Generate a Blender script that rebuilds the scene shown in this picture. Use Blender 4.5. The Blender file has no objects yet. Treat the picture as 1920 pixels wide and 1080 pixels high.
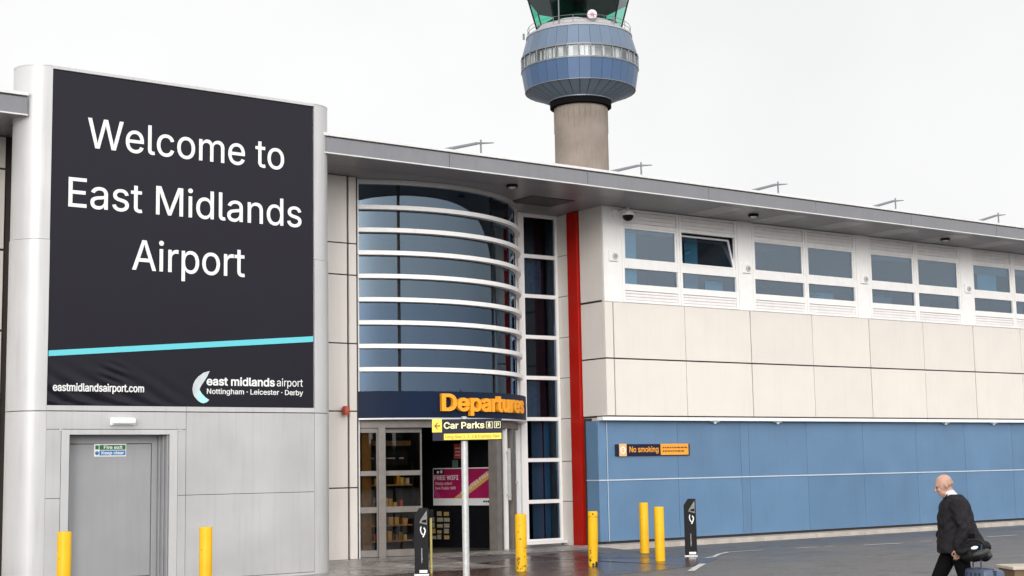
import bpy, bmesh, math, random
from mathutils import Vector, Matrix
from mathutils.geometry import interpolate_bezier, delaunay_2d_cdt
random.seed(7)
R_ = math.radians
scene = bpy.context.scene
COL = scene.collection

# ------------------------------------------------------------------ camera, world, sun, exposure
cam_d = bpy.data.cameras.new("camera")
cam = bpy.data.objects.new("camera", cam_d)
COL.objects.link(cam)
YAW, PIT, ROLL = R_(36.1956), R_(6.96246), R_(-1.04256)
fwd = Vector((math.sin(YAW)*math.cos(PIT), math.cos(YAW)*math.cos(PIT), math.sin(PIT)))
rgt0 = Vector((math.cos(YAW), -math.sin(YAW), 0)); up0 = rgt0.cross(fwd)
rgt = rgt0*math.cos(ROLL) + up0*math.sin(ROLL)
upv = -rgt0*math.sin(ROLL) + up0*math.cos(ROLL)
m = Matrix((rgt, upv, -fwd)).transposed().to_4x4()
m.translation = Vector((0, 0, 1.9))
cam.matrix_world = m
cam_d.sensor_width = 36; cam_d.lens = 2771.03/1920*36
cam_d.clip_start = 0.1; cam_d.clip_end = 3000
scene.camera = cam

SUN_EL, SUN_AZ = R_(15), R_(220)        # azimuth clockwise from +Y
world = bpy.data.worlds.new("World"); scene.world = world; world.use_nodes = True
wn, wl = world.node_tree.nodes, world.node_tree.links
for n in list(wn): wn.remove(n)
sky = wn.new('ShaderNodeTexSky'); sky.sky_type = 'NISHITA'; sky.sun_disc = False
sky.sun_elevation = SUN_EL; sky.sun_rotation = SUN_AZ; sky.dust_density = 4.0; sky.ozone_density = 1.0
hsv = wn.new('ShaderNodeHueSaturation'); hsv.inputs['Saturation'].default_value = 0.10
tc = wn.new('ShaderNodeTexCoord')
nz = wn.new('ShaderNodeTexNoise'); nz.inputs['Scale'].default_value = 2.2; nz.inputs['Detail'].default_value = 5
rmp = wn.new('ShaderNodeMapRange'); rmp.inputs[1].default_value = 0.3; rmp.inputs[2].default_value = 0.75
rmp.inputs[3].default_value = 7.9; rmp.inputs[4].default_value = 9.6
mixc = wn.new('ShaderNodeMix'); mixc.data_type = 'RGBA'; mixc.inputs[0].default_value = 0.8
bg = wn.new('ShaderNodeBackground'); bg.inputs['Strength'].default_value = 0.10
out = wn.new('ShaderNodeOutputWorld')
wl.new(sky.outputs[0], hsv.inputs['Color']); wl.new(tc.outputs['Generated'], nz.inputs['Vector'])
wl.new(nz.outputs['Fac'], rmp.inputs[0])
wl.new(hsv.outputs[0], mixc.inputs[6]); wl.new(rmp.outputs[0], mixc.inputs[7])
# sky made brighter low behind the viewpoint, added as fill for the front
dt = wn.new('ShaderNodeVectorMath'); dt.operation = 'DOT_PRODUCT'
BA, BE = R_(200), R_(6)
dt.inputs[1].default_value = (math.sin(BA)*math.cos(BE), math.cos(BA)*math.cos(BE), math.sin(BE))
mg = wn.new('ShaderNodeMapRange'); mg.interpolation_type = 'SMOOTHSTEP'
mg.inputs[1].default_value = -.35; mg.inputs[2].default_value = 1.; mg.inputs[3].default_value = 1.; mg.inputs[4].default_value = 2.1
sc_ = wn.new('ShaderNodeVectorMath'); sc_.operation = 'SCALE'
wl.new(tc.outputs['Generated'], dt.inputs[0]); wl.new(dt.outputs['Value'], mg.inputs[0])
wl.new(mixc.outputs[2], sc_.inputs[0]); wl.new(mg.outputs[0], sc_.inputs['Scale'])
wl.new(sc_.outputs[0], bg.inputs['Color']); wl.new(bg.outputs[0], out.inputs['Surface'])

sun_d = bpy.data.lights.new("sun", 'SUN'); sun_d.energy = 0.7; sun_d.angle = R_(16); sun_d.color = (1, .97, .93)
sun = bpy.data.objects.new("sun", sun_d); COL.objects.link(sun)
sdir = Vector((math.sin(SUN_AZ)*math.cos(SUN_EL), math.cos(SUN_AZ)*math.cos(SUN_EL), math.sin(SUN_EL)))
sun.rotation_euler = sdir.to_track_quat('Z', 'Y').to_euler()
scene.view_settings.view_transform = 'Standard'
scene.view_settings.look = 'None'
scene.view_settings.exposure = 0.3
scene.view_settings.gamma = 1.0

# ------------------------------------------------------------------ materials
def new_mat(name):
    mt = bpy.data.materials.new(name); mt.use_nodes = True
    nt = mt.node_tree; b = nt.nodes['Principled BSDF']
    return mt, nt, b
def paint(name, col, rough=.5, metal=0., var=.06, scale=3., bump=0., bscale=40., streak=0., spec=.5, stain=None, island=0.):
    """painted / coated surface: base colour with slight mottling, optional vertical dirt streaks and bump"""
    mt, nt, b = new_mat(name); N, L = nt.nodes, nt.links
    g = N.new('ShaderNodeNewGeometry')
    n1 = N.new('ShaderNodeTexNoise'); n1.inputs['Scale'].default_value = scale; n1.inputs['Detail'].default_value = 6
    L.new(g.outputs['Position'], n1.inputs['Vector'])
    mr = N.new('ShaderNodeMapRange'); mr.inputs[1].default_value = .3; mr.inputs[2].default_value = .7
    mr.inputs[3].default_value = 1-var; mr.inputs[4].default_value = 1+var*.5
    L.new(n1.outputs['Fac'], mr.inputs[0])
    vm = N.new('ShaderNodeVectorMath'); vm.operation = 'SCALE'
    vm.inputs[0].default_value = col; L.new(mr.outputs[0], vm.inputs['Scale'])
    last = vm.outputs[0]
    if island:
        ri = N.new('ShaderNodeMapRange'); ri.inputs[3].default_value = 1-island; ri.inputs[4].default_value = 1+island*.4
        L.new(g.outputs['Random Per Island'], ri.inputs[0])
        v2 = N.new('ShaderNodeVectorMath'); v2.operation = 'SCALE'; L.new(last, v2.inputs[0]); L.new(ri.outputs[0], v2.inputs['Scale']); last = v2.outputs[0]
    if streak:
        mp = N.new('ShaderNodeMapping'); mp.inputs['Scale'].default_value = (9, 9, .5)
        L.new(g.outputs['Position'], mp.inputs['Vector'])
        n2 = N.new('ShaderNodeTexNoise'); n2.inputs['Scale'].default_value = 1.3; n2.inputs['Detail'].default_value = 4
        L.new(mp.outputs[0], n2.inputs['Vector'])
        r2 = N.new('ShaderNodeMapRange'); r2.inputs[1].default_value = .52; r2.inputs[2].default_value = .8
        r2.inputs[3].default_value = 0; r2.inputs[4].default_value = streak
        L.new(n2.outputs['Fac'], r2.inputs[0])
        mx = N.new('ShaderNodeMix'); mx.data_type = 'RGBA'
        L.new(r2.outputs[0], mx.inputs[0]); L.new(last, mx.inputs[6])
        mx.inputs[7].default_value = (*(stain or (col[0]*.45, col[1]*.42, col[2]*.38)), 1)
        last = mx.outputs[2]
    L.new(last, b.inputs['Base Color'])
    rr = N.new('ShaderNodeMapRange'); rr.inputs[3].default_value = max(0, rough-.06); rr.inputs[4].default_value = rough+.08
    L.new(n1.outputs['Fac'], rr.inputs[0]); L.new(rr.outputs[0], b.inputs['Roughness'])
    b.inputs['Metallic'].default_value = metal; b.inputs['Specular IOR Level'].default_value = spec
    if bump:
        n3 = N.new('ShaderNodeTexNoise'); n3.inputs['Scale'].default_value = bscale; n3.inputs['Detail'].default_value = 3
        L.new(g.outputs['Position'], n3.inputs['Vector'])
        bp = N.new('ShaderNodeBump'); bp.inputs['Strength'].default_value = bump; bp.inputs['Distance'].default_value = .02
        L.new(n3.outputs['Fac'], bp.inputs['Height']); L.new(bp.outputs[0], b.inputs['Normal'])
    return mt
def chipped(name, col, chip, thr=.62, scale=7., rough=.45, zfade=None):
    """paint with patches worn through to another colour"""
    mt, nt, b = new_mat(name); N, L = nt.nodes, nt.links
    g = N.new('ShaderNodeTexCoord')
    n1 = N.new('ShaderNodeTexNoise'); n1.inputs['Scale'].default_value = scale; n1.inputs['Detail'].default_value = 7
    n1.inputs['Roughness'].default_value = .65
    L.new(g.outputs['Object'], n1.inputs['Vector'])
    src = n1.outputs['Fac']
    if zfade:
        sx = N.new('ShaderNodeSeparateXYZ'); L.new(g.outputs['Object'], sx.inputs[0])
        mz = N.new('ShaderNodeMapRange'); mz.inputs[1].default_value = zfade[0]; mz.inputs[2].default_value = zfade[1]
        mz.inputs[3].default_value = zfade[2]; mz.inputs[4].default_value = 0
        L.new(sx.outputs[2], mz.inputs[0])
        ad = N.new('ShaderNodeMath'); ad.operation = 'ADD'; L.new(src, ad.inputs[0]); L.new(mz.outputs[0], ad.inputs[1]); src = ad.outputs[0]
    r = N.new('ShaderNodeMapRange'); r.inputs[1].default_value = thr; r.inputs[2].default_value = thr+.03
    L.new(src, r.inputs[0])
    n2 = N.new('ShaderNodeTexNoise'); n2.inputs['Scale'].default_value = 3; n2.inputs['Detail'].default_value = 5
    L.new(g.outputs['Object'], n2.inputs['Vector'])
    v = N.new('ShaderNodeMapRange'); v.inputs[3].default_value = .78; v.inputs[4].default_value = 1.1
    L.new(n2.outputs['Fac'], v.inputs[0])
    sc = N.new('ShaderNodeVectorMath'); sc.operation = 'SCALE'; sc.inputs[0].default_value = col; L.new(v.outputs[0], sc.inputs['Scale'])
    mx = N.new('ShaderNodeMix'); mx.data_type = 'RGBA'; L.new(r.outputs[0], mx.inputs[0])
    L.new(sc.outputs[0], mx.inputs[6]); mx.inputs[7].default_value = (*chip, 1)
    L.new(mx.outputs[2], b.inputs['Base Color']); b.inputs['Roughness'].default_value = rough; b.inputs['Specular IOR Level'].default_value = .3
    return mt
def glass(name, tint, trans=.5, refl_rough=.02, ior=1.52, boost=1.0, wav=.0, rc=(.92, .96, 1)):
    """window pane: fresnel reflection over tinted see-through"""
    mt, nt, b = new_mat(name); N, L = nt.nodes, nt.links
    N.remove(b); o = N['Material Output']
    lw = N.new('ShaderNodeLayerWeight'); lw.inputs['Blend'].default_value = .5
    pw = N.new('ShaderNodeMath'); pw.operation = 'POWER'; pw.inputs[1].default_value = 5; L.new(lw.outputs['Facing'], pw.inputs[0])
    mu = N.new('ShaderNodeMath'); mu.operation = 'MULTIPLY_ADD'; mu.inputs[1].default_value = .9*boost; mu.inputs[2].default_value = .08*boost; mu.use_clamp = True
    L.new(pw.outputs[0], mu.inputs[0])
    tr = N.new('ShaderNodeBsdfTransparent'); tr.inputs[0].default_value = (*tint, 1)
    gl = N.new('ShaderNodeBsdfGlossy'); gl.inputs['Roughness'].default_value = refl_rough
    gl.inputs['Color'].default_value = (*rc, 1)
    if wav:
        g = N.new('ShaderNodeNewGeometry'); n3 = N.new('ShaderNodeTexNoise'); n3.inputs['Scale'].default_value = 1.4
        L.new(g.outputs['Position'], n3.inputs['Vector'])
        bp = N.new('ShaderNodeBump'); bp.inputs['Strength'].default_value = wav; bp.inputs['Distance'].default_value = .05
        L.new(n3.outputs['Fac'], bp.inputs['Height']); L.new(bp.outputs[0], gl.inputs['Normal'])
    mx = N.new('ShaderNodeMixShader')
    L.new(mu.outputs[0], mx.inputs[0]); L.new(tr.outputs[0], mx.inputs[1]); L.new(gl.outputs[0], mx.inputs[2])
    L.new(mx.outputs[0], o.inputs['Surface'])
    return mt

M = {}
M['cream'] = paint('cream panel', (.735, .68, .622), .42, var=.035, scale=1.2, streak=.07, island=.035)
M['cream2'] = paint('cream panel narrow', (.75, .70, .645), .42, var=.04, scale=1.2, streak=.09, island=.04)
M['joint'] = paint('dark joint', (.045, .035, .03), .8, var=.1)
M['white'] = paint('white frame', (.88, .86, .84), .35, var=.04, scale=4, streak=.12)
M['louvre'] = paint('white louvre', (.84, .81, .80), .45, var=.05, scale=4, streak=.15)
M['blue'] = paint('blue panel', (.112, .21, .345), .34, var=.09, scale=1.1, streak=.14, island=.08, bump=.22, bscale=1.3)
M['bluetrim'] = paint('pale blue highlight trim', (.52, .60, .68), .35, var=.05)
M['alu'] = paint('aluminium', (.62, .61, .60), .34, metal=.35, var=.06, scale=5)
M['doormetal'] = paint('dull bronze aluminium', (.19, .17, .155), .38, metal=.3, var=.15, scale=6)
M['pylon'] = paint('pylon metal', (.53, .525, .525), .36, metal=.15, var=.07, scale=1.1, streak=.25)
M['pylon2'] = paint('pylon panel', (.50, .495, .495), .40, metal=.1, var=.12, scale=.9, streak=.18, island=.05, bump=.2, bscale=1.2)
M['door'] = paint('grey door', (.315, .315, .325), .4, var=.08, scale=1.2, streak=.14)
M['doorframe'] = paint('grey door frame', (.30, .30, .31), .4, var=.06)
M['banner'] = paint('dark banner', (.0105, .009, .016), .36, var=.14, scale=.7, spec=.22)
M['letter'] = paint('white lettering', (.80, .80, .79), .5, var=.02)
M['teal'] = paint('teal stripe', (.12, .56, .63), .5, var=.03)
M['tealpale'] = paint('pale teal logo', (.40, .78, .76), .5, var=.03)
M['logogrey'] = paint('pale grey logo', (.56, .60, .62), .5, var=.15, scale=8)
M['fascia'] = paint('grey fascia', (.205, .205, .22), .38, metal=.2, var=.07, scale=2.5, streak=.15)
M['fasciacap'] = paint('roof edge', (.70, .70, .69), .5, var=.08, scale=4)
M['soffit'] = paint('grey soffit', (.23, .22, .235), .3, var=.08, scale=1.5)
M['soffitpale'] = paint('pale soffit patch', (.36, .35, .36), .3, var=.08, scale=1.5)
M['dark'] = paint('dark recess', (.006, .006, .007), .8, var=.1, spec=.1)
M['black'] = paint('black metal', (.007, .007, .009), .45, var=.2, scale=6, spec=.15)
M['red'] = paint('red column', (.44, .010, .004), .45, var=.08, scale=2, streak=.12, spec=.25)
M['navy'] = paint('navy band', (.004, .013, .040), .4, var=.2, scale=1.5, spec=.15)
M['navysign'] = paint('navy sign', (.012, .012, .034), .45, var=.1, spec=.2)
M['orange'] = paint('orange letters', (.95, .38, .012), .4, var=.04)
M['orangesign'] = paint('orange sign', (.86, .34, .03), .4, var=.04)
M['yellow'] = paint('yellow sign', (.92, .72, .05), .4, var=.03)
M['paleyellow'] = paint('pale yellow lettering', (.92, .86, .45), .5, var=.02)
M['redmark'] = paint('dark red arrow', (.35, .05, .02), .5, var=.02)
M['brownmark'] = paint('brown small print', (.16, .06, .008), .5, var=.02)
M['magenta'] = paint('magenta poster', (.36, .012, .085), .4, var=.2, scale=2)
M['gold'] = paint('gold ribbon', (.60, .36, .10), .5, var=.05)
M['pink'] = paint('pale pink lettering', (.80, .62, .70), .5, var=.03)
M['green'] = paint('green sign', (.012, .16, .03), .5, var=.05)
M['signblue'] = paint('blue sign', (.02, .17, .42), .5, var=.05)
M['bol'] = chipped('yellow bollard paint', (.84, .46, .004), (.07, .055, .03), thr=.67, scale=8)
M['bolchip'] = chipped('chipped yellow paint', (.84, .46, .004), (.012, .012, .014), thr=.66, scale=5.5, zfade=(.1, .62, .17))
M['boldirt'] = chipped('scuffed yellow paint', (.84, .47, .005), (.13, .10, .04), thr=.63, scale=16, zfade=(.0, .6, .12))
M['post'] = paint('galvanised post', (.56, .56, .55), .45, metal=.3, var=.15, scale=14)
M['concrete'] = paint('tower concrete', (.285, .235, .195), .8, var=.24, scale=.5, streak=.4, bump=.3, bscale=4)
M['towerblue'] = paint('tower blue cladding', (.058, .115, .225), .35, var=.08, scale=.5, island=.12)
M['towerpale'] = paint('tower pale cladding', (.12, .17, .245), .35, var=.08, scale=.5, island=.12)
M['towersteel'] = paint('tower grey steel', (.19, .20, .22), .4, metal=.3, var=.1)
M['towerledge'] = paint('tower pale ledge', (.42, .41, .42), .6, var=.1)
M['kerb'] = paint('pale kerb', (.47, .42, .37), .75, var=.2, scale=3, bump=.3, bscale=25)
M['marking'] = paint('road paint', (.62, .63, .61), .45, var=.3, scale=9)
M['timber'] = paint('tan timber', (.52, .31, .11), .5, var=.2, scale=5)
M['shelfmetal'] = paint('dark shelf', (.015, .012, .010), .6, var=.2, spec=.2)
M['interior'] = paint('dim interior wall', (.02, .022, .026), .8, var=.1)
M['officewall'] = paint('office wall', (.17, .185, .21), .8, var=.2, scale=.7)
M['blind'] = paint('grey blue blind', (.24, .28, .31), .7, var=.10, scale=.8)
M['tealblind'] = paint('teal window blind', (.24, .58, .66), .7, var=.05)
M['skin'] = paint('skin', (.50, .29, .215), .5, var=.12, scale=12)
M['suit'] = paint('charcoal suit', (.019, .0175, .020), .75, var=.4, scale=22, bump=.5, bscale=24, spec=.15)
M['trouser'] = paint('black trousers', (.004, .004, .005), .8, var=.3, scale=18, spec=.1)
M['shirt'] = paint('pale shirt', (.72, .64, .66), .6, var=.03)
M['bag'] = paint('black bag fabric', (.009, .009, .010), .6, var=.4, scale=16, bump=.4, bscale=30, spec=.2)
M['baggrey'] = paint('grey bag panel', (.06, .06, .063), .6, var=.4, scale=14, bump=.4, bscale=30, spec=.2)
M['case'] = paint('slate blue suitcase', (.075, .10, .16), .38, var=.12, scale=6)
M['casedark'] = paint('dark suitcase trim', (.015, .03, .06), .4, var=.1)
M['ledge'] = paint('brown ledge', (.16, .10, .055), .6, var=.25, scale=4)
M['ledgetop'] = paint('pale ledge top', (.50, .44, .36), .6, var=.15, scale=6)
M['lampwhite'] = paint('lamp housing', (.86, .88, .87), .3, var=.02)
M['firered'] = paint('red sounder', (.42, .06, .03), .4, var=.08)
M['g_win'] = glass('office glass', (.60, .69, .76), boost=1.15, rc=(.80, .90, 1), wav=.01)
M['g_drum'] = glass('drum glass', (.42, .56, .68), boost=1.0, rc=(.74, .88, 1), wav=.02)
M['g_drumlow'] = glass('low drum reflection glass', (.36, .50, .64), boost=.9, rc=(.60, .78, 1), wav=.02)  # bluer copy of the drum glass, darker reflection put into its tint
M['g_side'] = glass('side glass', (.52, .60, .68), boost=.3, rc=(.7, .85, 1), wav=.02)
M['g_door'] = glass('door glass', (.60, .56, .50), boost=.35)
M['g_cab'] = glass('teal cab glass', (.26, .80, .63), boost=.8)
M['g_tower'] = glass('tower band glass', (.75, .78, .78), boost=1.7)
M['tealdark'] = paint('teal curtain', (.11, .33, .42), .7, var=.1)  # this and the next: pane reflections as colour, reused for office items
M['reflection_strip'] = paint('grey curtain', (.24, .26, .30), .7, var=.3, scale=9)
packcols = [(.80, .42, .05), (.75, .10, .04), (.85, .65, .10), (.65, .60, .52), (.30, .16, .07), (.70, .50, .20)]
M['pack'] = [paint('packet colour', c, .45, var=.15, scale=20) for c in packcols]

def wet_ground(name, c0, c1, rough0, rough1, brick=False):
    mt, nt, b = new_mat(name); N, L = nt.nodes, nt.links
    g = N.new('ShaderNodeNewGeometry')
    n1 = N.new('ShaderNodeTexNoise'); n1.inputs['Scale'].default_value = .45; n1.inputs['Detail'].default_value = 8; n1.inputs['Roughness'].default_value = .6
    n2 = N.new('ShaderNodeTexNoise'); n2.inputs['Scale'].default_value = 38; n2.inputs['Detail'].default_value = 3
    L.new(g.outputs['Position'], n1.inputs['Vector']); L.new(g.outputs['Position'], n2.inputs['Vector'])
    r = N.new('ShaderNodeMapRange'); r.inputs[1].default_value = .38; r.inputs[2].default_value = .62; L.new(n1.outputs['Fac'], r.inputs[0])
    mx = N.new('ShaderNodeMix'); mx.data_type = 'RGBA'; L.new(r.outputs[0], mx.inputs[0])
    mx.inputs[6].default_value = (*c0, 1); mx.inputs[7].default_value = (*c1, 1)
    col = mx.outputs[2]
    sp = N.new('ShaderNodeMapRange'); sp.inputs[1].default_value = .35; sp.inputs[2].default_value = .65; sp.inputs[3].default_value = .75; sp.inputs[4].default_value = 1.3
    L.new(n2.outputs['Fac'], sp.inputs[0])
    vs = N.new('ShaderNodeVectorMath'); vs.operation = 'SCALE'; L.new(col, vs.inputs[0]); L.new(sp.outputs[0], vs.inputs['Scale'])
    col = vs.outputs[0]
    n5 = N.new('ShaderNodeTexNoise'); n5.inputs['Scale'].default_value = 2.1; n5.inputs['Detail'].default_value = 7; n5.inputs['Distortion'].default_value = .8
    L.new(g.outputs['Position'], n5.inputs['Vector'])
    r5 = N.new('ShaderNodeMapRange'); r5.inputs[1].default_value = .56; r5.inputs[2].default_value = .66; r5.inputs[3].default_value = 1; r5.inputs[4].default_value = .62; L.new(n5.outputs['Fac'], r5.inputs[0])
    n6 = N.new('ShaderNodeTexVoronoi'); n6.inputs['Scale'].default_value = 75; L.new(g.outputs['Position'], n6.inputs['Vector'])
    r6 = N.new('ShaderNodeMapRange'); r6.inputs[1].default_value = .1; r6.inputs[2].default_value = .5; r6.inputs[3].default_value = 1.35; r6.inputs[4].default_value = .8; L.new(n6.outputs['Distance'], r6.inputs[0])
    m5 = N.new('ShaderNodeMath'); m5.operation = 'MULTIPLY'; L.new(r5.outputs[0], m5.inputs[0]); L.new(r6.outputs[0], m5.inputs[1])
    v5 = N.new('ShaderNodeVectorMath'); v5.operation = 'SCALE'; L.new(col, v5.inputs[0]); L.new(m5.outputs[0], v5.inputs['Scale']); col = v5.outputs[0]
    rr = N.new('ShaderNodeMapRange'); rr.inputs[3].default_value = rough0; rr.inputs[4].default_value = rough1
    L.new(r.outputs[0], rr.inputs[0])
    hgt = n2.outputs['Fac']; dist = .004
    if brick:
        bt = N.new('ShaderNodeTexBrick'); bt.inputs['Scale'].default_value = 1.0
        bt.inputs['Brick Width'].default_value = .21; bt.inputs['Row Height'].default_value = .105; bt.inputs['Mortar Size'].default_value = .008
        bt.inputs['Color1'].default_value = (1.35, 1.3, 1.26, 1); bt.inputs['Color2'].default_value = (.6, .6, .6, 1); bt.inputs['Mortar'].default_value = (.35, .35, .35, 1)
        L.new(g.outputs['Position'], bt.inputs['Vector'])
        mm = N.new('ShaderNodeMix'); mm.data_type = 'RGBA'; mm.blend_type = 'MULTIPLY'; mm.inputs[0].default_value = 1
        L.new(col, mm.inputs[6]); L.new(bt.outputs['Color'], mm.inputs[7]); col = mm.outputs[2]
        sb = N.new('ShaderNodeMath'); sb.operation = 'MULTIPLY_ADD'; sb.inputs[1].default_value = -1.5
        L.new(bt.outputs['Fac'], sb.inputs[0]); L.new(n1.outputs['Fac'], sb.inputs[2]); hgt = sb.outputs[0]; dist = .012
    L.new(col, b.inputs['Base Color']); L.new(rr.outputs[0], b.inputs['Roughness'])
    bp = N.new('ShaderNodeBump'); bp.inputs['Strength'].default_value = .45; bp.inputs['Distance'].default_value = dist
    L.new(hgt, bp.inputs['Height']); L.new(bp.outputs[0], b.inputs['Normal'])
    return mt
M['asphalt'] = wet_ground('wet asphalt', (.085, .080, .080), (.145, .137, .135), .34, .60)
M['brown'] = wet_ground('wet brown asphalt', (.060, .034, .028), (.085, .052, .045), .15, .30)
M['paving'] = wet_ground('grey block paving', (.25, .23, .215), (.42, .39, .37), .22, .5, brick=True)

# ------------------------------------------------------------------ mesh helpers (world coordinates; objects sit relative to their thing)
def nb(): return bmesh.new()
def box(bm, x0, x1, y0, y1, z0, z1, bev=0., mtx=None):
    r = bmesh.ops.create_cube(bm, size=1)
    vs = r['verts']
    for v in vs:
        v.co = Vector(((x0+x1)/2+v.co.x*(x1-x0), (y0+y1)/2+v.co.y*(y1-y0), (z0+z1)/2+v.co.z*(z1-z0)))
    if bev:
        es = list({e for v in vs for e in v.link_edges})
        rb = bmesh.ops.bevel(bm, geom=es, offset=bev, segments=2, affect='EDGES', profile=.5)
        vs = list({v for f in rb['faces'] for v in f.verts} | {v for v in vs if v.is_valid})
    if mtx is not None:
        for v in vs: v.co = mtx @ v.co
    return vs
def tube(bm, p0, p1, r0, r1=None, n=12, caps=True):
    p0, p1 = Vector(p0), Vector(p1); r1 = r0 if r1 is None else r1
    q = (p1-p0).to_track_quat('Z', 'Y'); a = []; b = []
    for i in range(n):
        t = 2*math.pi*i/n; d = q @ Vector((math.cos(t), math.sin(t), 0))
        a.append(bm.verts.new(p0+d*r0)); b.append(bm.verts.new(p1+d*r1))
    for i in range(n):
        j = (i+1) % n; bm.faces.new((a[i], a[j], b[j], b[i]))
    if caps: bm.faces.new(a[::-1]); bm.faces.new(b)
def lathe(bm, prof, c, n=32, cap0=True, cap1=True, phase=0.):
    rings = []
    for r, z in prof:
        rings.append([bm.verts.new((c[0]+r*math.cos(phase+2*math.pi*i/n), c[1]+r*math.sin(phase+2*math.pi*i/n), c[2]+z)) for i in range(n)])
    for k in range(len(rings)-1):
        for i in range(n):
            j = (i+1) % n; bm.faces.new((rings[k][i], rings[k][j], rings[k+1][j], rings[k+1][i]))
    if cap0: bm.faces.new(rings[0][::-1])
    if cap1: bm.faces.new(rings[-1])
def arc(bm, c, r0, r1, z0, z1, a0, a1, n=40):
    """solid annular sector, angles in degrees"""
    S = []
    for i in range(n+1):
        a = R_(a0+(a1-a0)*i/n); ca, sa = math.cos(a), math.sin(a)
        S.append([bm.verts.new((c[0]+r*ca, c[1]+r*sa, z)) for r, z in ((r0, z0), (r1, z0), (r1, z1), (r0, z1))])
    for i in range(n):
        for k in range(4):
            l = (k+1) % 4; bm.faces.new((S[i][k], S[i+1][k], S[i+1][l], S[i][l]))
    bm.faces.new(S[0]); bm.faces.new(S[-1][::-1])
def prism(bm, pts, axis, d0, d1):
    """polygon pts (two coords) extruded along axis 'x','y' or 'z'"""
    def P(p, d):
        return {'x': (d, p[0], p[1]), 'y': (p[0], d, p[1]), 'z': (p[0], p[1], d)}[axis]
    a = [bm.verts.new(P(p, d0)) for p in pts]; b = [bm.verts.new(P(p, d1)) for p in pts]
    n = len(pts); bm.faces.new(a); bm.faces.new(b[::-1])
    for i in range(n):
        j = (i+1) % n; bm.faces.new((a[i], b[i], b[j], a[j]))
def wpos(o):
    p = Vector((0, 0, 0))
    while o is not None: p += o.location; o = o.parent
    return p
def obj(name, bm, mat, parent=None, smooth=False, at=None, local=False):
    """one mesh object from a bmesh in world coordinates (or in the parent's when local)"""
    bmesh.ops.recalc_face_normals(bm, faces=bm.faces)
    if at is not None and parent is None: off = Vector(at)
    else: off = wpos(parent) if (parent is not None and not local) else Vector((0, 0, 0))
    for v in bm.verts: v.co -= off
    me = bpy.data.meshes.new(name); bm.to_mesh(me); bm.free()
    me.materials.append(mat)
    if smooth:
        for p in me.polygons: p.use_smooth = True
    o = bpy.data.objects.new(name, me); COL.objects.link(o)
    if parent is not None: o.parent = parent
    elif at is not None: o.location = off
    return o
def autosmooth(o, ang=40):
    me = o.data; bm = bmesh.new(); bm.from_mesh(me)
    for f in bm.faces: f.smooth = True
    for e in bm.edges:
        e.smooth = not (len(e.link_faces) == 2 and e.calc_face_angle(0) > R_(ang))
    bm.to_mesh(me); bm.free(); return o
def thing(name, label, cat, loc=(0, 0, 0), rz=0., group=None):
    o = bpy.data.objects.new(name, None); COL.objects.link(o); o.location = loc; o.rotation_euler.z = rz
    o.empty_display_size = .3
    return tag(o, label, cat, group)
def tag(o, label, cat, group=None):
    o['label'] = label; o['category'] = cat
    if group: o['group'] = group
    return o
def struct(o): o['kind'] = 'structure'; return o
def dup(root, loc, rz=None, label=None, mats=None):
    def cp(o, par):
        c = o.copy(); COL.objects.link(c); c.parent = par
        for ch in list(o.children): cp(ch, c)
        return c
    c = cp(root, None); c.location = loc
    if rz is not None: c.rotation_euler.z = rz
    if label: c['label'] = label
    return c
_cap = {}
try:                                        # Blender's own sans interface font; the built-in one where it is absent
    import os
    FONT = bpy.data.fonts.load(os.path.join(bpy.utils.system_resource('DATAFILES'), 'fonts', 'Inter.woff2'))
except Exception: FONT = None
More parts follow.
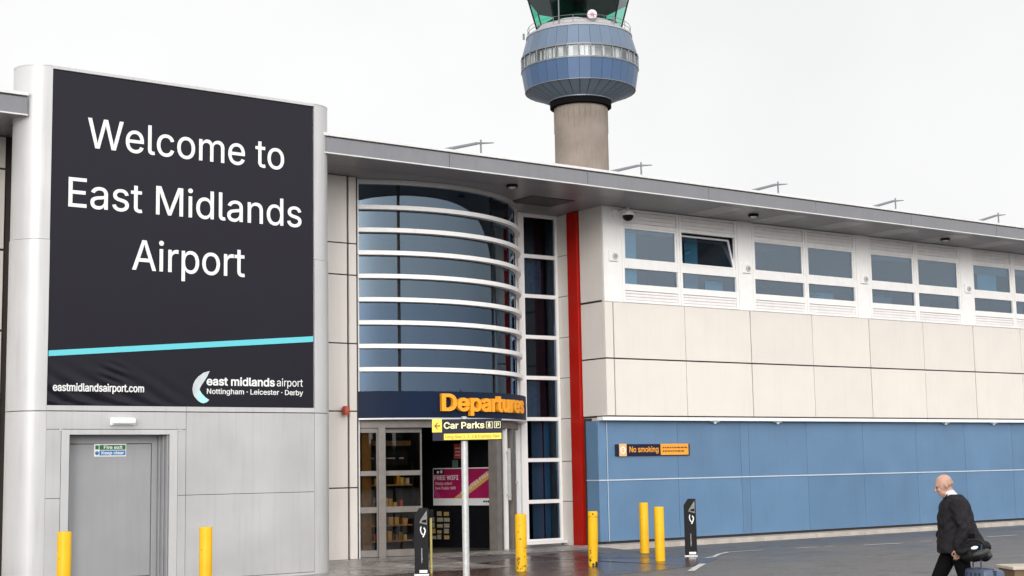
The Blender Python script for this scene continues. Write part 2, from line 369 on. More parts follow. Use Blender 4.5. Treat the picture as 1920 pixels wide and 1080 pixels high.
def text_bm(body, bold=0., depth=.01, spacing=1.):
    """solid lettering in the x-y plane (z from -depth to depth), every contour filled on its own so that overlapping strokes join"""
    cu = bpy.data.curves.new('t', 'FONT'); cu.body = body; cu.size = 1
    if FONT: cu.font = FONT
    cu.space_character = spacing
    o = bpy.data.objects.new('t', cu); COL.objects.link(o)
    dg = bpy.context.evaluated_depsgraph_get()
    cv = o.evaluated_get(dg).to_curve(dg)
    polys = []
    for sp in cv.splines:
        P = []; bp = sp.bezier_points; n = len(bp)
        for i in range(n):
            a, b = bp[i], bp[(i+1) % n]
            q = interpolate_bezier(a.co, a.handle_right, b.handle_left, b.co, 7)[:-1]
            if (a.handle_right-a.co).cross(b.co-a.co).length < 1e-6 and (b.handle_left-a.co).cross(b.co-a.co).length < 1e-6: q = [a.co]
            for p in q:
                if not P or (Vector((p[0], p[1]))-P[-1]).length > 1e-4: P.append(Vector((p[0], p[1])))
        if len(P) > 2: polys.append(P)
    o.to_curve_clear(); bpy.data.objects.remove(o); bpy.data.curves.remove(cu)
    area = sum(P[i-1].x*P[i].y-P[i].x*P[i-1].y for P in polys for i in range(len(P)))
    sg = 1 if area > 0 else -1
    def grow(P):
        if not bold: return P
        n = len(P); R = []
        for i in range(n):
            d0 = (P[i]-P[i-1]).normalized(); d1 = (P[(i+1) % n]-P[i]).normalized()
            nn = Vector((d0.y+d1.y, -d0.x-d1.x))*sg; L = nn.length
            R.append(P[i]+(nn/L)*bold/max(.5, L/2) if L > 1e-6 else P[i])
        return R
    polys = [grow(P) for P in polys]
    co = [Vector((p.x, p.y)) for P in polys for p in P]; ed = []; off = 0
    for P in polys:
        ed += [(off+i, off+(i+1) % len(P)) for i in range(len(P))]; off += len(P)
    V, _, F = delaunay_2d_cdt(co, ed, [], 0, 1e-6)[:3]
    box_ = [(min(p.x for p in P), max(p.x for p in P), min(p.y for p in P), max(p.y for p in P), P) for P in polys]
    def wind(x, y):
        w = 0
        for x0, x1, y0, y1, P in box_:
            if not (x0 <= x <= x1 and y0 <= y <= y1): continue
            for i in range(len(P)):
                a, b = P[i-1], P[i]; c = (b.x-a.x)*(y-a.y)-(x-a.x)*(b.y-a.y)
                if a.y <= y < b.y and c > 0: w += 1
                elif b.y <= y < a.y and c < 0: w -= 1
        return w
    keep = [f for f in F if wind(sum(V[i].x for i in f)/3, sum(V[i].y for i in f)/3) != 0]
    bm = bmesh.new(); ft = {}; bk = {}
    def vt(D, i, z):
        if i not in D: D[i] = bm.verts.new((V[i].x, V[i].y, z))
        return D[i]
    cnt = {}
    for f in keep:
        bm.faces.new([vt(ft, i, depth) for i in f]); bm.faces.new([vt(bk, i, -depth) for i in reversed(f)])
        for k in range(3): e = (f[k], f[(k+1) % 3]); cnt[e] = 1
    for a, b in cnt:
        if (b, a) not in cnt: bm.faces.new((ft[b], ft[a], bk[a], bk[b]))
    return bm
def ref_h(ch):
    if ch not in _cap:
        b = text_bm(ch, 0, .5); _cap[ch] = max(v.co.y for v in b.verts); b.free()
    return _cap[ch]
def text_flat(body, x0, x1, z0, h, y, mat, parent, name='lettering', bold=0., th=.006, ref='H', shear=0., mtx=None):
    """lettering standing in the x-z plane at depth y facing -y; h = height of the reference letter"""
    bm = text_bm(body, bold, .5)
    xs = [v.co.x for v in bm.verts]; a, b = min(xs), max(xs); k = h/ref_h(ref)
    for v in bm.verts:
        X = x0+(v.co.x-a)/(b-a)*(x1-x0); Z = z0+v.co.y*k
        v.co = Vector((X+shear*(Z-z0), y-v.co.z*th, Z))
        if mtx is not None: v.co = mtx @ v.co
    return obj(name, bm, mat, parent, local=mtx is not None)

# ------------------------------------------------------------------ ground
def smooth(t): t = max(0, min(1, t)); return t*t*(3-2*t)
def gz(x, y):
    w = 1-smooth((x-21.6)/.8)
    return .1*smooth((y-24.7)/2.0)*w
def sheet(name, xs, ys, mat, dz=0.):
    bm = nb(); g = [[bm.verts.new((x, y, gz(x, y)+dz)) for x in xs] for y in ys]
    for j in range(len(ys)-1):
        for i in range(len(xs)-1): bm.faces.new((g[j][i], g[j][i+1], g[j+1][i+1], g[j+1][i]))
    return struct(obj(name, bm, mat, smooth=True))
fine_y = [24.4, 24.7, 24.9, 25.1, 25.4, 25.7, 26.0, 26.3, 26.5, 26.7]
sheet('ground', [-900, -60, 0, 8, 14, 20, 21.6, 21.8, 22, 22.2, 22.4, 30, 70, 900], [-900, -60, 0, 15]+fine_y+[32, 60, 900], M['asphalt'])
bm = nb(); pts = [(13.9, 24.75), (15.2, 24.9), (17.2, 24.95), (19, 25.6), (20.4, 25.9), (21.2, 25.3), (21.3, 22.2), (19.5, 20.9), (16, 20.2), (12.5, 20.5)]
vs = [bm.verts.new((x, y, gz(x, y)+.004)) for x, y in pts]; bm.faces.new(vs)
bmesh.ops.triangulate(bm, faces=bm.faces)
for _ in range(4): bmesh.ops.subdivide_edges(bm, edges=bm.edges, cuts=1)
for v in bm.verts: v.co.z = gz(v.co.x, v.co.y)+.004
struct(obj('brown_paving', bm, M['brown'], smooth=True))
sheet('paved_strip', [13.9, 15, 17, 19, 20.5, 21.6], [26.0, 26.3, 26.5, 26.7, 27.2], M['paving'], .008)
sheet('paved_apron', [12.9, 14, 15.5, 17.2], [23.6, 24.0]+fine_y[:-3], M['paving'], .008)
bm = nb()
for k in range(14):
    x = 21.7+k*1.8; box(bm, x+.004, x+1.796, 26.42, 27.02, -.1, .105, .012)
struct(obj('kerb', bm, M['kerb']))
def mark(name, pts, w=.09, mat=None):
    bm = nb(); L = []
    for i, p in enumerate(pts):
        p = Vector((p[0], p[1], 0)); d = Vector((*pts[min(i+1, len(pts)-1)], 0))-Vector((*pts[max(i-1, 0)], 0)); d.normalize()
        s = Vector((-d.y, d.x, 0))*w/2
        L.append((bm.verts.new(p+s+Vector((0, 0, .008))), bm.verts.new(p-s+Vector((0, 0, .008)))))
    for i in range(len(L)-1): bm.faces.new((L[i][0], L[i+1][0], L[i+1][1], L[i][1]))
    return struct(obj('road_marking', bm, M['marking']))
mark('m', [(18.55, 20.03), (19.2, 20.6), (20.05, 21.3)], .13)
mark('m', [(21.3, 22.55), (21.7, 22.72), (22.4, 23.3), (23.0, 23.65), (23.6, 23.68), (24.05, 23.6)], .09)
mark('m', [(25.0, 23.52), (25.6, 23.4)], .10); mark('m', [(25.8, 23.38), (26.15, 23.42)], .06)
mark('m', [(26.8, 23.1), (27.9, 22.93)], .13); mark('m', [(28.7, 23.0), (29.1, 22.98)], .09)
mark('m', [(31.3, 23.06), (32.5, 23.03)], .12)

bm = nb(); random.seed(21); A_ = []  # added treeline, unseen behind the viewpoint, darkens the low glass reflections
for k in range(181):
    a = R_(95+k*1.45); d = Vector((math.sin(a), math.cos(a), 0)); r = 105+random.uniform(-6, 6)
    h = 7.5+1.6*math.sin(k*.37)+1.3*math.sin(k*.91+1)+random.uniform(-.9, .9)
    p = Vector((22, 0, 0))+d*r
    A_.append([bm.verts.new(p+d*o+Vector((0, 0, z))) for o, z in ((0, -.1), (-1.5, h*.45), (.5, h*.8), (4, h), (9, h*.7), (11, -.1))])
for k in range(180):
    for i in range(5): bm.faces.new((A_[k][i], A_[k+1][i], A_[k+1][i+1], A_[k][i+1]))
o = obj('added_treeline', bm, paint('added treeline foliage', (.045, .06, .04), .9, var=.5, scale=.6, bump=1., bscale=1.2)); o['kind'] = 'stuff'

# ------------------------------------------------------------------ terminal building
B = thing('terminal_building', 'two storey airport terminal with cream panels, blue ground floor and curved glass entrance', 'building', (22.3, 26.8, 0))
YF = 26.8; XC = 22.32; XBC = 22.18; YW = 28.6; XE = 60.
# dark backing walls
bm = nb()
box(bm, XC+.04, XE, YF+.04, YF+.10, 2.99, 5.84)            # behind cream front panels
box(bm, XC+.04, XE, 27.05, 27.15, .0, 3.05)                # behind blue
box(bm, XC+.04, XC+.10, YF+.12, YW+.1, 3.06, 8.1); box(bm, XC+.04, XC+.10, 27.5, YW+.1, .0, 3.05)            # behind the return
box(bm, -8, 15.62, YF+.05, YF+.15, .0, 8.1)                # behind the narrow cream strip
box(bm, 15.58, 15.66, YF+.16, 27.1, .0, 8.1)
box(bm, XBC+.02, XC+.03, 27.06, 27.44, .0, 2.98)
obj('backing_wall', bm, M['joint'], B)
XJ = [XC, 22.58, 24.88, 27.15, 29.44, 31.71, 34.0, 36.27, 38.54] + [38.54+2.285*k for k in range(1, 10)]
def gap(i): return .014 if i % 2 else .008
ROWS = [(4.466, 5.79), (3.10, 4.432)]
bm = nb()
for z0, z1 in ROWS:
    for i in range(len(XJ)-1):
        a = XJ[i]+(0 if i == 0 else (.016 if i % 2 == 1 else .010)); b = XJ[i+1]-(.016 if (i+1) % 2 == 1 else .010)
        box(bm, a, b, YF, YF+.035, z0, z1, .004)
obj('cream_cladding', bm, M['cream'], B)
bm = nb()
for i in range(len(XJ)-1):
    box(bm, XJ[i]+(-.14 if i == 0 else .004), XJ[i+1]-.004, YF-.004, 27.02, 2.985, 3.068, .003)
obj('white_trim', bm, M['white'], B)
# return wall (x = XC), from the front corner to the recessed windows
bm = nb()
for z0, z1 in ((5.84, 8.1), (4.466, 5.79), (3.10, 4.432)):
    box(bm, XC, XC+.035, YF+.04, 27.70, z0, z1, .004)
zr = [.0, 1.09, 2.05, 3.08, 4.07, 5.06, 6.07, 7.08, 8.1]
for a, b in zip(zr[:-1], zr[1:]):
    box(bm, XC, XC+.035, 28.13, YW-.02, a+.008, b-.008, .004)
obj('cream_cladding', bm, M['cream2'], B)
# blue ground floor

XB = [XBC, 22.43, 24.69, 26.84, 27.13, 29.26, 31.47, 33.70, 35.86, 38.10] + [38.1+2.2*k for k in range(1, 10)]
bm = nb()
for z0, z1 in ((.165, 1.562), (1.605, 2.98)):
    for i in range(len(XB)-1):
        box(bm, XB[i]+(.0 if i == 0 else .005), XB[i+1]-.005, 27.0, 27.04, z0, z1, .003)
    box(bm, XBC+.002, XC-.02, 27.045, 27.45, z0, z1, .003)
obj('blue_cladding', bm, M['blue'], B)
bm = nb(); box(bm, XBC-.008, XE, 26.985, 27.0, 1.571, 1.602); box(bm, XBC-.008, XBC, 27.002, 27.45, 1.571, 1.602)  # pale strip on the joint, its highlight put into the colour
box(bm, 22.437, 22.449, 26.985, 26.9985, .165, 1.57); box(bm, 22.437, 22.449, 26.985, 26.9985, 1.603, 2.97)
obj('cladding_strip', bm, M['bluetrim'], B)
bm = nb(); box(bm, XC-.06, XC+.06, 27.74, 28.12, 0, 8.1, .01)
obj('red_column', bm, M['red'], B)
# narrow cream wall beside the sign tower, and the far left piece
bm = nb(); zl = [.10, 1.569, 3.149, 4.56, 5.99, 6.663, 8.1]
zl = [.10, 1.56, 3.14, 4.53, 6.0, 7.49, 8.1]
ZLL = [.10, 1.565, 3.14, 4.55, 5.99, 6.66, 8.1]
for a, b in zip(ZLL[:-1], ZLL[1:]):
    box(bm, 13.0, 15.335, YF, YF+.05, a+.013, b-.013, .004); box(bm, 15.385, 15.56, YF, YF+.05, a+.013, b-.013, .004)
    box(bm, 15.525, 15.559, YF+.052, 27.05, a+.013, b-.013)
obj('cream_cladding', bm, M['cream2'], B)
bm = nb()
for a, b in zip(zl[:-1], zl[1:]): 
    for x in (-6.2, -3.9, -1.6, .7, 3.0, 5.3): box(bm, x+.012, x+2.288, YF, YF+.05, a+.02, b-.02, .004)
    box(bm, 7.61, 8.21, YF, YF+.05, a+.02, b-.02, .004)
obj('cream_cladding', bm, M['cream2'], B)
bm = nb(); tube(bm, (8.33, 26.68, 0), (8.33, 26.68, 8.1), .055, n=14); box(bm, 8.39, 8.7, 26.75, 26.84, 0, 8.1)
for z in (1.8, 3.9, 5.6, 7.2): tube(bm, (8.33, 26.68, z), (8.33, 26.68, z+.09), .068, n=14)
obj('drainpipe', bm, M['black'], B, smooth=False)

# roof: soffit, fascia, edge
FY = 25.0
segs = [(-9, 8.02), (13.72, XE)]
bm = nb()
for a, b in segs: box(bm, a, b, FY+.03, 25.96, 8.10, 8.42)
box(bm, -9, XE, 25.97, 42, 8.10, 8.42)
obj('soffit', bm, M['soffit'], B)
bm = nb()
fj = [13.72, 16.75]+[16.75+3.68*k for k in range(1, 12)]+[XE]
for a, b in zip(fj[:-1], fj[1:]):
    box(bm, a+.006, b-.006, FY, FY+.028, 8.115, 8.395, .003)
obj('fascia', bm, M['fascia'], B); bm = nb()
for a, b in ((-9, -3), (-3, .7), (.7, 4.36), (4.36, 8.02)): box(bm, a+.006, b-.006, FY, FY+.028, 8.115, 8.395, .003)
obj('fascia', bm, M['fascia'], B)
bm = nb()
for a, b in segs:
    box(bm, a, b, FY-.012, FY+.03, 8.088, 8.112, .003)  # pale lip, the highlight along the fascia foot put into its colour
    box(bm, a, b, FY-.03, 25.96, 8.435, 8.492, .004)
box(bm, -9, XE, 25.97, 42, 8.435, 8.492)
obj('roof', bm, M['fasciacap'], B)
bm = nb(); box(bm, 20.1, 21.35, 26.62, 27.55, 8.085, 8.099)
obj('soffit_hatch', bm, paint('dark hatch', (.05, .048, .052), .6), B)
bm = nb()
bm.free()
for x in (24.9, 27.1, 29.3, 31.5, 33.7, 35.9, 38.1):  # paler patches along the soffit
    bm = nb(); box(bm, x, x+.75, FY+.35, 26.70, 8.094, 8.0995); obj('soffit_patch', bm, M['soffitpale'], B)

# office windows
POSTS = [(22.32, 22.90), (26.785, 27.305), (31.30, 31.83), (35.83, 36.355), (40.36, 40.88), (44.89, 45.41), (49.42, 49.94)]
bm = nb()
box(bm, XC, XE, YF-.002, YF+.10, 5.794, 5.80); obj('window_sill', bm, M['white'], B)
for a, b in POSTS:
    bm = nb(); box(bm, a+.004, b-.004, YF-.004, YF+.10, 5.805, 8.1, .004); obj('window_post', bm, M['white'], B)
bm = nb(); box(bm, 49.95, XE, YF, YF+.1, 5.81, 8.1); obj('cream_cladding', bm, M['cream'], B)
def window(x0, x1, tilt=0.):
    f = nb(); y0, y1 = YF+.0, YF+.09
    a, b = x0+.006, x1-.006
    sill = 5.81
    box(f, a, a+.075, y0, y1, sill, 8.09, .004); box(f, b-.075, b, y0, y1, sill, 8.09, .004)
    for z0, z1 in ((sill, 5.87), (6.10, 6.255), (6.635, 6.835), (7.655, 7.74), (8.03, 8.09)):
        box(f, a+.077, b-.077, y0+.003, y1, z0, z1, .004)
    for z in (6.18, 6.735, 7.70):                                   # fixings on the rails
        for k in range(4):
            X = a+.2+k*(b-a-.4)/3; box(f, X-.011, X+.011, y0-.003, y0+.004, z-.011, z+.011)
    w = obj('window', f, M['white'], B)
    for z0, z1 in ((5.872, 6.098), (7.742, 8.028)):
        g = nb(); box(g, a+.077, b-.077, YF+.055, YF+.075, z0, z1)
        n = 3
        for k in range(n):
            h = (z1-z0)/n; box(g, a+.078, b-.078, YF+.028, YF+.056, z0+k*h+.012, z0+(k+1)*h-.010, .003)
        obj('louvre', g, M['louvre'], w)
    g = nb(); box(g, a+.077, b-.077, YF+.055, YF+.063, 6.257, 6.633); obj('pane', g, M['g_win'], w)
    s = nb(); g = nb(); A, Bq, z0, z1 = a+.079, b-.079, 6.837, 7.653
    mt = Matrix.Identity(4)
    if tilt:
        p = Vector((0, YF+.05, z0)); mt = Matrix.Translation(p) @ Matrix.Rotation(-tilt, 4, 'X') @ Matrix.Translation(-p)
    fw = .045
    for (xx0, xx1, zz0, zz1) in ((A, A+fw, z0, z1), (Bq-fw, Bq, z0, z1), (A+fw, Bq-fw, z0, z0+fw), (A+fw, Bq-fw, z1-fw, z1)):
        box(s, xx0, xx1, YF+.025, YF+.07, zz0, zz1, .003, mt)
    box(g, A+fw, Bq-fw, YF+.048, YF+.056, z0+fw, z1-fw, 0, mt)
    obj('sash', s, M['white'], w); obj('pane', g, M['g_win'], w)
    return w
for i in range(len(POSTS)-1):
    a, b = POSTS[i][1], POSTS[i+1][0]; mid = (a+b)/2+(-.06 if i == 0 else 0)
    window(a, mid); window(mid, b, R_(14) if i == 0 else 0)
# offices behind the windows
bm = nb()
box(bm, XC+.15, XE, 30.4, 30.5, 5.7, 8.09); box(bm, XC+.12, XE, YF+.12, 30.4, 5.6, 5.72)
for x in (27.05, 31.56, 36.1, 40.6, 45.1): box(bm, x-.06, x+.06, YF+.12, 30.4, 5.72, 8.09)
obj('office_interior', bm, M['officewall'], B)
def blind(x0, x1, z0, z1, y=YF+.17, mat='tealblind'):
    bm = nb(); box(bm, x0, x1, y, y+.015, z0, z1); obj('window_blind', bm, M[mat], B)
blind(22.98, 23.5, 6.26, 7.66); blind(25.5, 25.95, 6.26, 7.66, YF+.6); blind(26.0, 26.6, 6.2, 6.55, YF+.4)
blind(36.85, 37.75, 6.86, 7.52); blind(32.1, 33.2, 6.3, 6.5, YF+.4, 'blind'); blind(29.6, 30.9, 6.2, 6.5, YF+.5)
random.seed(31)
for i in range(6):
    a, b = POSTS[i][1], POSTS[i+1][0]; mid = (a+b)/2
    for (u, v) in ((a, mid), (mid, b)):
        if random.random() < .45:
            h = random.uniform(.08, .3); blind(u+.13, v-.13, 7.64-h, 7.66, YF+.13, 'blind')
        if random.random() < .6:
            x = random.uniform(u+.2, v-.7); blind(x, x+random.uniform(.3, .55), 6.26, random.uniform(6.5, 6.62), YF+.5, random.choice(['shelfmetal', 'reflection_strip', 'tealdark']))
for x in (24.5, 29, 33.6, 38):
    bm = nb(); box(bm, x-.6, x+.6, 28.2, 28.45, 8.03, 8.06); obj('ceiling_panel', bm, M['white'], B)
# potted foliage on one sill
bm = nb()
random.seed(5)
for k in range(90):
    p = Vector((29.75+random.gauss(0, .12), YF+.25+random.uniform(-.05, .08), 6.28+abs(random.gauss(0, .16))))
    d = Vector((random.uniform(-1, 1), random.uniform(-1, 1), random.uniform(-.3, 1))).normalized()*.07
    s = d.cross(Vector((.3, .5, .8))).normalized()*.02
    bm.faces.new([bm.verts.new(p), bm.verts.new(p+d*.5+s), bm.verts.new(p+d), bm.verts.new(p+d*.5-s)])
tag(obj('potted_plant', bm, paint('leaf green', (.06, .26, .06), .5, var=.3), at=(29.75, YF+.25, 6.26)), 'leafy green plant behind the low pane of an upstairs window', 'plant')

# tall side windows in the recess
sw = nb(); SX0, SX1 = 21.20, XC-.002
for a, b in ((SX0, SX0+.075), (SX1-.085, SX1-.01)): box(sw, a, b, YW-.05, YW+.05, .12, 8.09, .004)
ZS = [.17, 1.10, 2.09, 3.075, 4.07, 5.06, 6.06, 7.04, 8.05]
for z in ZS: box(sw, SX0+.077, SX1-.087, YW-.045, YW+.05, z-.045, z+.045, .004)
box(sw, 21.0, XC-.02, YW-.20, YW-.052, .1, .17, .006)
SW = obj('side_window', sw, M['white'], B)
for a, b in zip(ZS[:-1], ZS[1:]):
    g = nb(); box(g, SX0+.077, SX1-.087, YW, YW+.01, a+.046, b-.046); obj('pane', g, M['g_side'], SW)

for a, b, z0, z1, mt in ((21.62, 21.95, .2, 3.05, 'blind'), (22.0, 22.16, .2, 3.05, 'tealdark'), (21.45, 22.0, 6.1, 7.0, 'reflection_strip'), (21.5, 21.9, 3.1, 4.0, 'reflection_strip')):  # strips coloured as the teal and grey reflection in the panes
    bm = nb(); box(bm, a, b, YW+.25, YW+.27, z0, z1); obj('reflection_strip', bm, M[mt], SW)
# glass drum
DC = (17.63, 30.24); AL, AR = -121.5, -26.0
bm = nb(); arc(bm, DC, 3.69, 3.70, 5.51, 8.0, AL, AR, 48); DG = autosmooth(obj('drum_glazing', bm, M['g_drum'], B))
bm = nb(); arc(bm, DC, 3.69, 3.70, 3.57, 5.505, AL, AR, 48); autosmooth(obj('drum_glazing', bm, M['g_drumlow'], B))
bm = nb()
for a in (-107, -66.5, -52.5, -38): arc(bm, DC, 3.64, 3.715, 3.57, 8.0, a-.45, a+.45, 2)
obj('mullion', bm, M['black'], DG)
bm = nb(); arc(bm, DC, 3.60, 3.78, 7.995, 8.095, AL-.3, AR, 48)
autosmooth(obj('drum_head_frame', bm, M['alu'], B))
for z0, z1 in [(7.44, 7.53), (6.95, 7.04), (6.46, 6.55), (5.96, 6.05), (5.46, 5.55), (4.97, 5.06), (4.47, 4.56), (3.98, 4.07)]:
    bm = nb(); arc(bm, DC, 3.705, 3.85, z0, z1, AL-.4, AR+1, 48)
    autosmooth(obj('glazing_bar', bm, M['white'], B))
bm = nb()
box(bm, 15.565, 15.70, 26.93, 27.10, .1, 8.095, .005)
obj('drum_jamb', bm, M['white'], B)
bm = nb(); arc(bm, DC, 3.60, 3.79, .1, 8.0, AR-2.2, AR+1.5, 2)
box(bm, 21.06, 21.19, YW-.10, YW+.06, .1, 8.09, .005)
obj('drum_jamb', bm, M['white'], B)
# drum interior
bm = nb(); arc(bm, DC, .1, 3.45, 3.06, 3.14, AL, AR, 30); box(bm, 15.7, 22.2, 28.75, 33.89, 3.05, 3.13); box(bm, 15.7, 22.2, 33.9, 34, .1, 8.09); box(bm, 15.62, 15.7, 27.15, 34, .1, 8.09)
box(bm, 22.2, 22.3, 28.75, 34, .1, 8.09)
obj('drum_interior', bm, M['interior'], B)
bm = nb(); arc(bm, DC, .1, 3.6, .07, .104, AL, AR, 30); box(bm, 15.7, 22.2, 28.75, 33.89, .07, .103); obj('lobby_floor', bm, paint('lobby floor', (.09, .08, .075), .3, var=.1), B)

# entrance header with lettering
bm = nb(); arc(bm, DC, 3.5, 3.91, 3.0, 3.56, AL-.2, AR+1, 48)
HD = autosmooth(obj('entrance_header', bm, M['navy'], B))
bm = text_bm('Departures', .028, .5); xs = [v.co.x for v in bm.verts]; xa, xb = min(xs), max(xs); kz = .335/ref_h('D')
bmesh.ops.subdivide_edges(bm, edges=[e for e in bm.edges if e.calc_length() > .2], cuts=3)
TA0, TA1 = -94.5, -51.5
for v in bm.verts:
    a = R_(TA0+(v.co.x-xa)/(xb-xa)*(TA1-TA0)); r = 3.955+v.co.z*.09
    v.co = Vector((DC[0]+r*math.cos(a), DC[1]+r*math.sin(a), 3.155+v.co.y*kz))
obj('lettering', bm, M['orange'], HD)
bm = nb(); arc(bm, DC, 3.5, 3.93, 2.965, 2.998, AL-.2, AR+1, 48); autosmooth(obj('header_lip', bm, M['alu'], B))
# doorway framing
bm = nb(); arc(bm, DC, 3.58, 3.72, 2.80, 2.96, AL, -48, 40)
arc(bm, DC, 3.58, 3.72, 2.80, 2.96, -48, AR, 10)
autosmooth(obj('transom', bm, M['doormetal'], B))
def dpost(a, r0, r1, w, z0=.1, z1=2.8):
    bm = nb(); arc(bm, DC, r0, r1, z0, z1, a-w, a+w, 2); obj('door_post', bm, M['doormetal'], B)
dpost(-113.2, 3.50, 3.74, 1.15)
for a, w in ((-64.5, 1.5), (-51.5, .75), (-48.6, .35)): dpost(a, 3.5, 3.72, w)
bm = nb(); arc(bm, DC, 3.52, 3.70, .1, 2.8, -57.6, -56.9, 2); obj('door_post', bm, M['white'], B)
bm = nb(); arc(bm, DC, 3.50, 3.66, .1, 2.8, -60.6, -59.8, 2); obj('door_post', bm, M['doormetal'], B)
bm = nb(); arc(bm, DC, 3.45, 3.56, .1, 2.8, -63, -52.2, 8); obj('sliding_door_stack', bm, M['dark'], B)
bm = nb(); arc(bm, DC, 3.75, 3.80, 1.2, 2.35, -58.6, -57.8, 2)
for z in (1.3, 2.25): arc(bm, DC, 3.72, 3.80, z, z+.05, -58.8, -57.6, 2)
obj('door_handle', bm, M['post'], B)
def leaf(name, a0, a1, r, zb=.12):
    f = nb()
    for z0, z1 in ((zb, zb+.14), (1.03, 1.15), (1.80, 1.90), (2.70, 2.79)): arc(f, DC, r-.03, r+.03, z0, z1, a0, a1, 10)
    arc(f, DC, r-.03, r+.03, zb+.14, 2.7, a0, a0+.5, 1); arc(f, DC, r-.03, r+.03, zb+.14, 2.7, a1-.5, a1, 1)
    o = autosmooth(obj(name, f, M['doormetal'], B))
    g = nb(); arc(g, DC, r-.004, r+.004, zb+.14, 2.7, a0+.5, a1-.5, 10); obj('pane', g, M['g_door'], o)
    return o
leaf('side_light', AL+.2, -114.4, 3.65)
leaf('sliding_door', -112.0, -98.6, 3.52)
g = nb(); arc(g, DC, 3.645, 3.655, .16, 2.8, -46, AR-2, 10); gl = obj('side_light', g, M['g_side'], B)
g = nb(); arc(g, DC, 3.60, 3.70, 1.56, 1.61, -46, AR-2, 10); arc(g, DC, 3.60, 3.70, .1, .16, -46, AR-2, 10); obj('rail', g, M['white'], gl)
bm = nb(); box(bm, 15.85, 16.07, 27.10, 27.2, .1, 2.8); obj('timber_panel', bm, M['timber'], B)
bm = nb(); box(bm, 16.36, 17.75, 28.2, 28.35, 2.45, 2.56); obj('timber_beam', bm, M['timber'], B)
# dark partition facing the doorway
PA, PB = Vector((19.16, 29.70, 0)), Vector((19.80, 27.90, 0)); pd = (PB-PA).normalized(); pn = Vector((-pd.y, pd.x, 0))
if pn.x > 0: pn = -pn
PM = Matrix(((pd.x, -pn.x, 0, PA.x), (pd.y, -pn.y, 0, PA.y), (0, 0, 1, 0), (0, 0, 0, 1)))   # local x along, y away from viewer, z up
PL = (PB-PA).length
bm = nb(); box(bm, -.15, PL, 0, .06, .105, 2.9, 0, PM); obj('entrance_partition', bm, M['black'], B)
P = thing('poster', 'magenta free wifi poster with gold ribbon on the black entrance partition', 'poster', (19.52, 28.8, 1.07))
bm = nb(); box(bm, .17, 1.86, -.022, -.004, 1.07, 1.94, .003, PM); obj('board', bm, M['letter'], P)
bm = nb(); box(bm, .195, 1.835, -.028, -.0225, 1.235, 1.915, 0, PM); obj('poster_print', bm, M['magenta'], P)
bm = nb(); prism(bm, [(.78, 1.237), (1.06, 1.237), (1.834, 1.70), (1.834, 1.88)], 'y', -.032, -.0285)
for v in bm.verts: v.co = PM @ v.co
obj('ribbon', bm, M['gold'], P)
def ptext(body, x0, x1, z0, h, mat, bold=0., rot=0., ref='H'):
    bm = text_bm(body, bold, .5); xs = [v.co.x for v in bm.verts]; a, b = min(xs), max(xs); k = h/ref_h(ref)
    for v in bm.verts:
        X = (v.co.x-a)/(b-a)*(x1-x0); Z = v.co.y*k; c, s = math.cos(rot), math.sin(rot)
        v.co = PM @ Vector((x0+X*c-Z*s, -.034-v.co.z*.004, z0+X*s+Z*c))
    obj('lettering', bm, mat, P)
ptext('FREE WIFI', .22, .92, 1.665, .10, M['pink'], .02)
ptext('Simply select', .24, .74, 1.55, .065, M['pink'])
ptext('free Public Wifi', .24, .84, 1.44, .065, M['pink'])
ptext('MINUTES FREE', 1.03, 1.93, 1.305, .085, M['pink'], .01, R_(31.5))
bm = nb()
for k in range(3):
    r = .08+.045*k
    for i in range(6):
        a0_, a1_ = R_(15*i), R_(15*(i+1))
        q = [bm.verts.new(PM @ Vector((.2+rr_*math.cos(a_), -.0325, 1.24+rr_*math.sin(a_)))) for rr_, a_ in ((r, a0_), (r+.018, a0_), (r+.018, a1_), (r, a1_))]
        bm.faces.new(q)
obj('wifi_arcs', bm, paint('pink arc', (.6, .10, .35), .5), P)
bm = nb(); box(bm, .196, .50, -.031, -.0285, 1.795, 1.914, 0, PM); obj('badge', bm, M['black'], P)
bm = nb(); box(bm, .30, .36, -.034, -.0315, 1.82, 1.87, 0, PM); box(bm, .40, .46, -.034, -.0315, 1.82, 1.86, 0, PM); prism(bm, [(.38, 1.862), (.48, 1.862), (.43, 1.895)], 'y', -.034, -.0315)
for v in bm.verts:
    if v.co.x < 1: v.co = PM @ v.co
obj('badge_mark', bm, M['letter'], P)
bm = nb()
for x in (1.62, 1.68, 1.74): box(bm, x, x+.045, -.026, -.0225, 1.14, 1.18, 0, PM)
obj('badge_mark', bm, M['black'], P)
# red notice and green notice near the poster
bm = nb(); box(bm, .80, 1.02, -.03, -.004, 2.15, 2.5, .003, PM)
NT = tag(obj('notice', bm, paint('red notice', (.62, .07, .05), .5), at=(19.5, 28.9, 2.15)), 'small red notice hanging above the poster on the black partition', 'notice')
bm = nb()
for z in (2.22, 2.30, 2.38): box(bm, .84, .98, -.034, -.0305, z, z+.025, 0, PM)
obj('lettering', bm, M['pink'], NT)
bm = nb(); box(bm, .74, .90, -.02, -.004, 1.95, 2.12, .003, PM)
tag(obj('notice', bm, paint('grey green notice', (.10, .17, .14), .5), at=(19.5, 28.9, 1.95)), 'small grey green notice just above the magenta poster', 'notice')
LEAF = [paint('leaflet', c, .6, var=.3, scale=25) for c in ((.36, .30, .20), (.42, .28, .10), (.30, .27, .22))]
LR = thing('leaflet_rack', 'rack of cream leaflets low on the black partition under the magenta poster', 'leaflet rack', (19.35, 29.2, .3))
bm = nb(); box(bm, .08, .72, -.05, -.004, .26, .96, 0, PM); obj('rack', bm, M['dark'], LR)
random.seed(8)
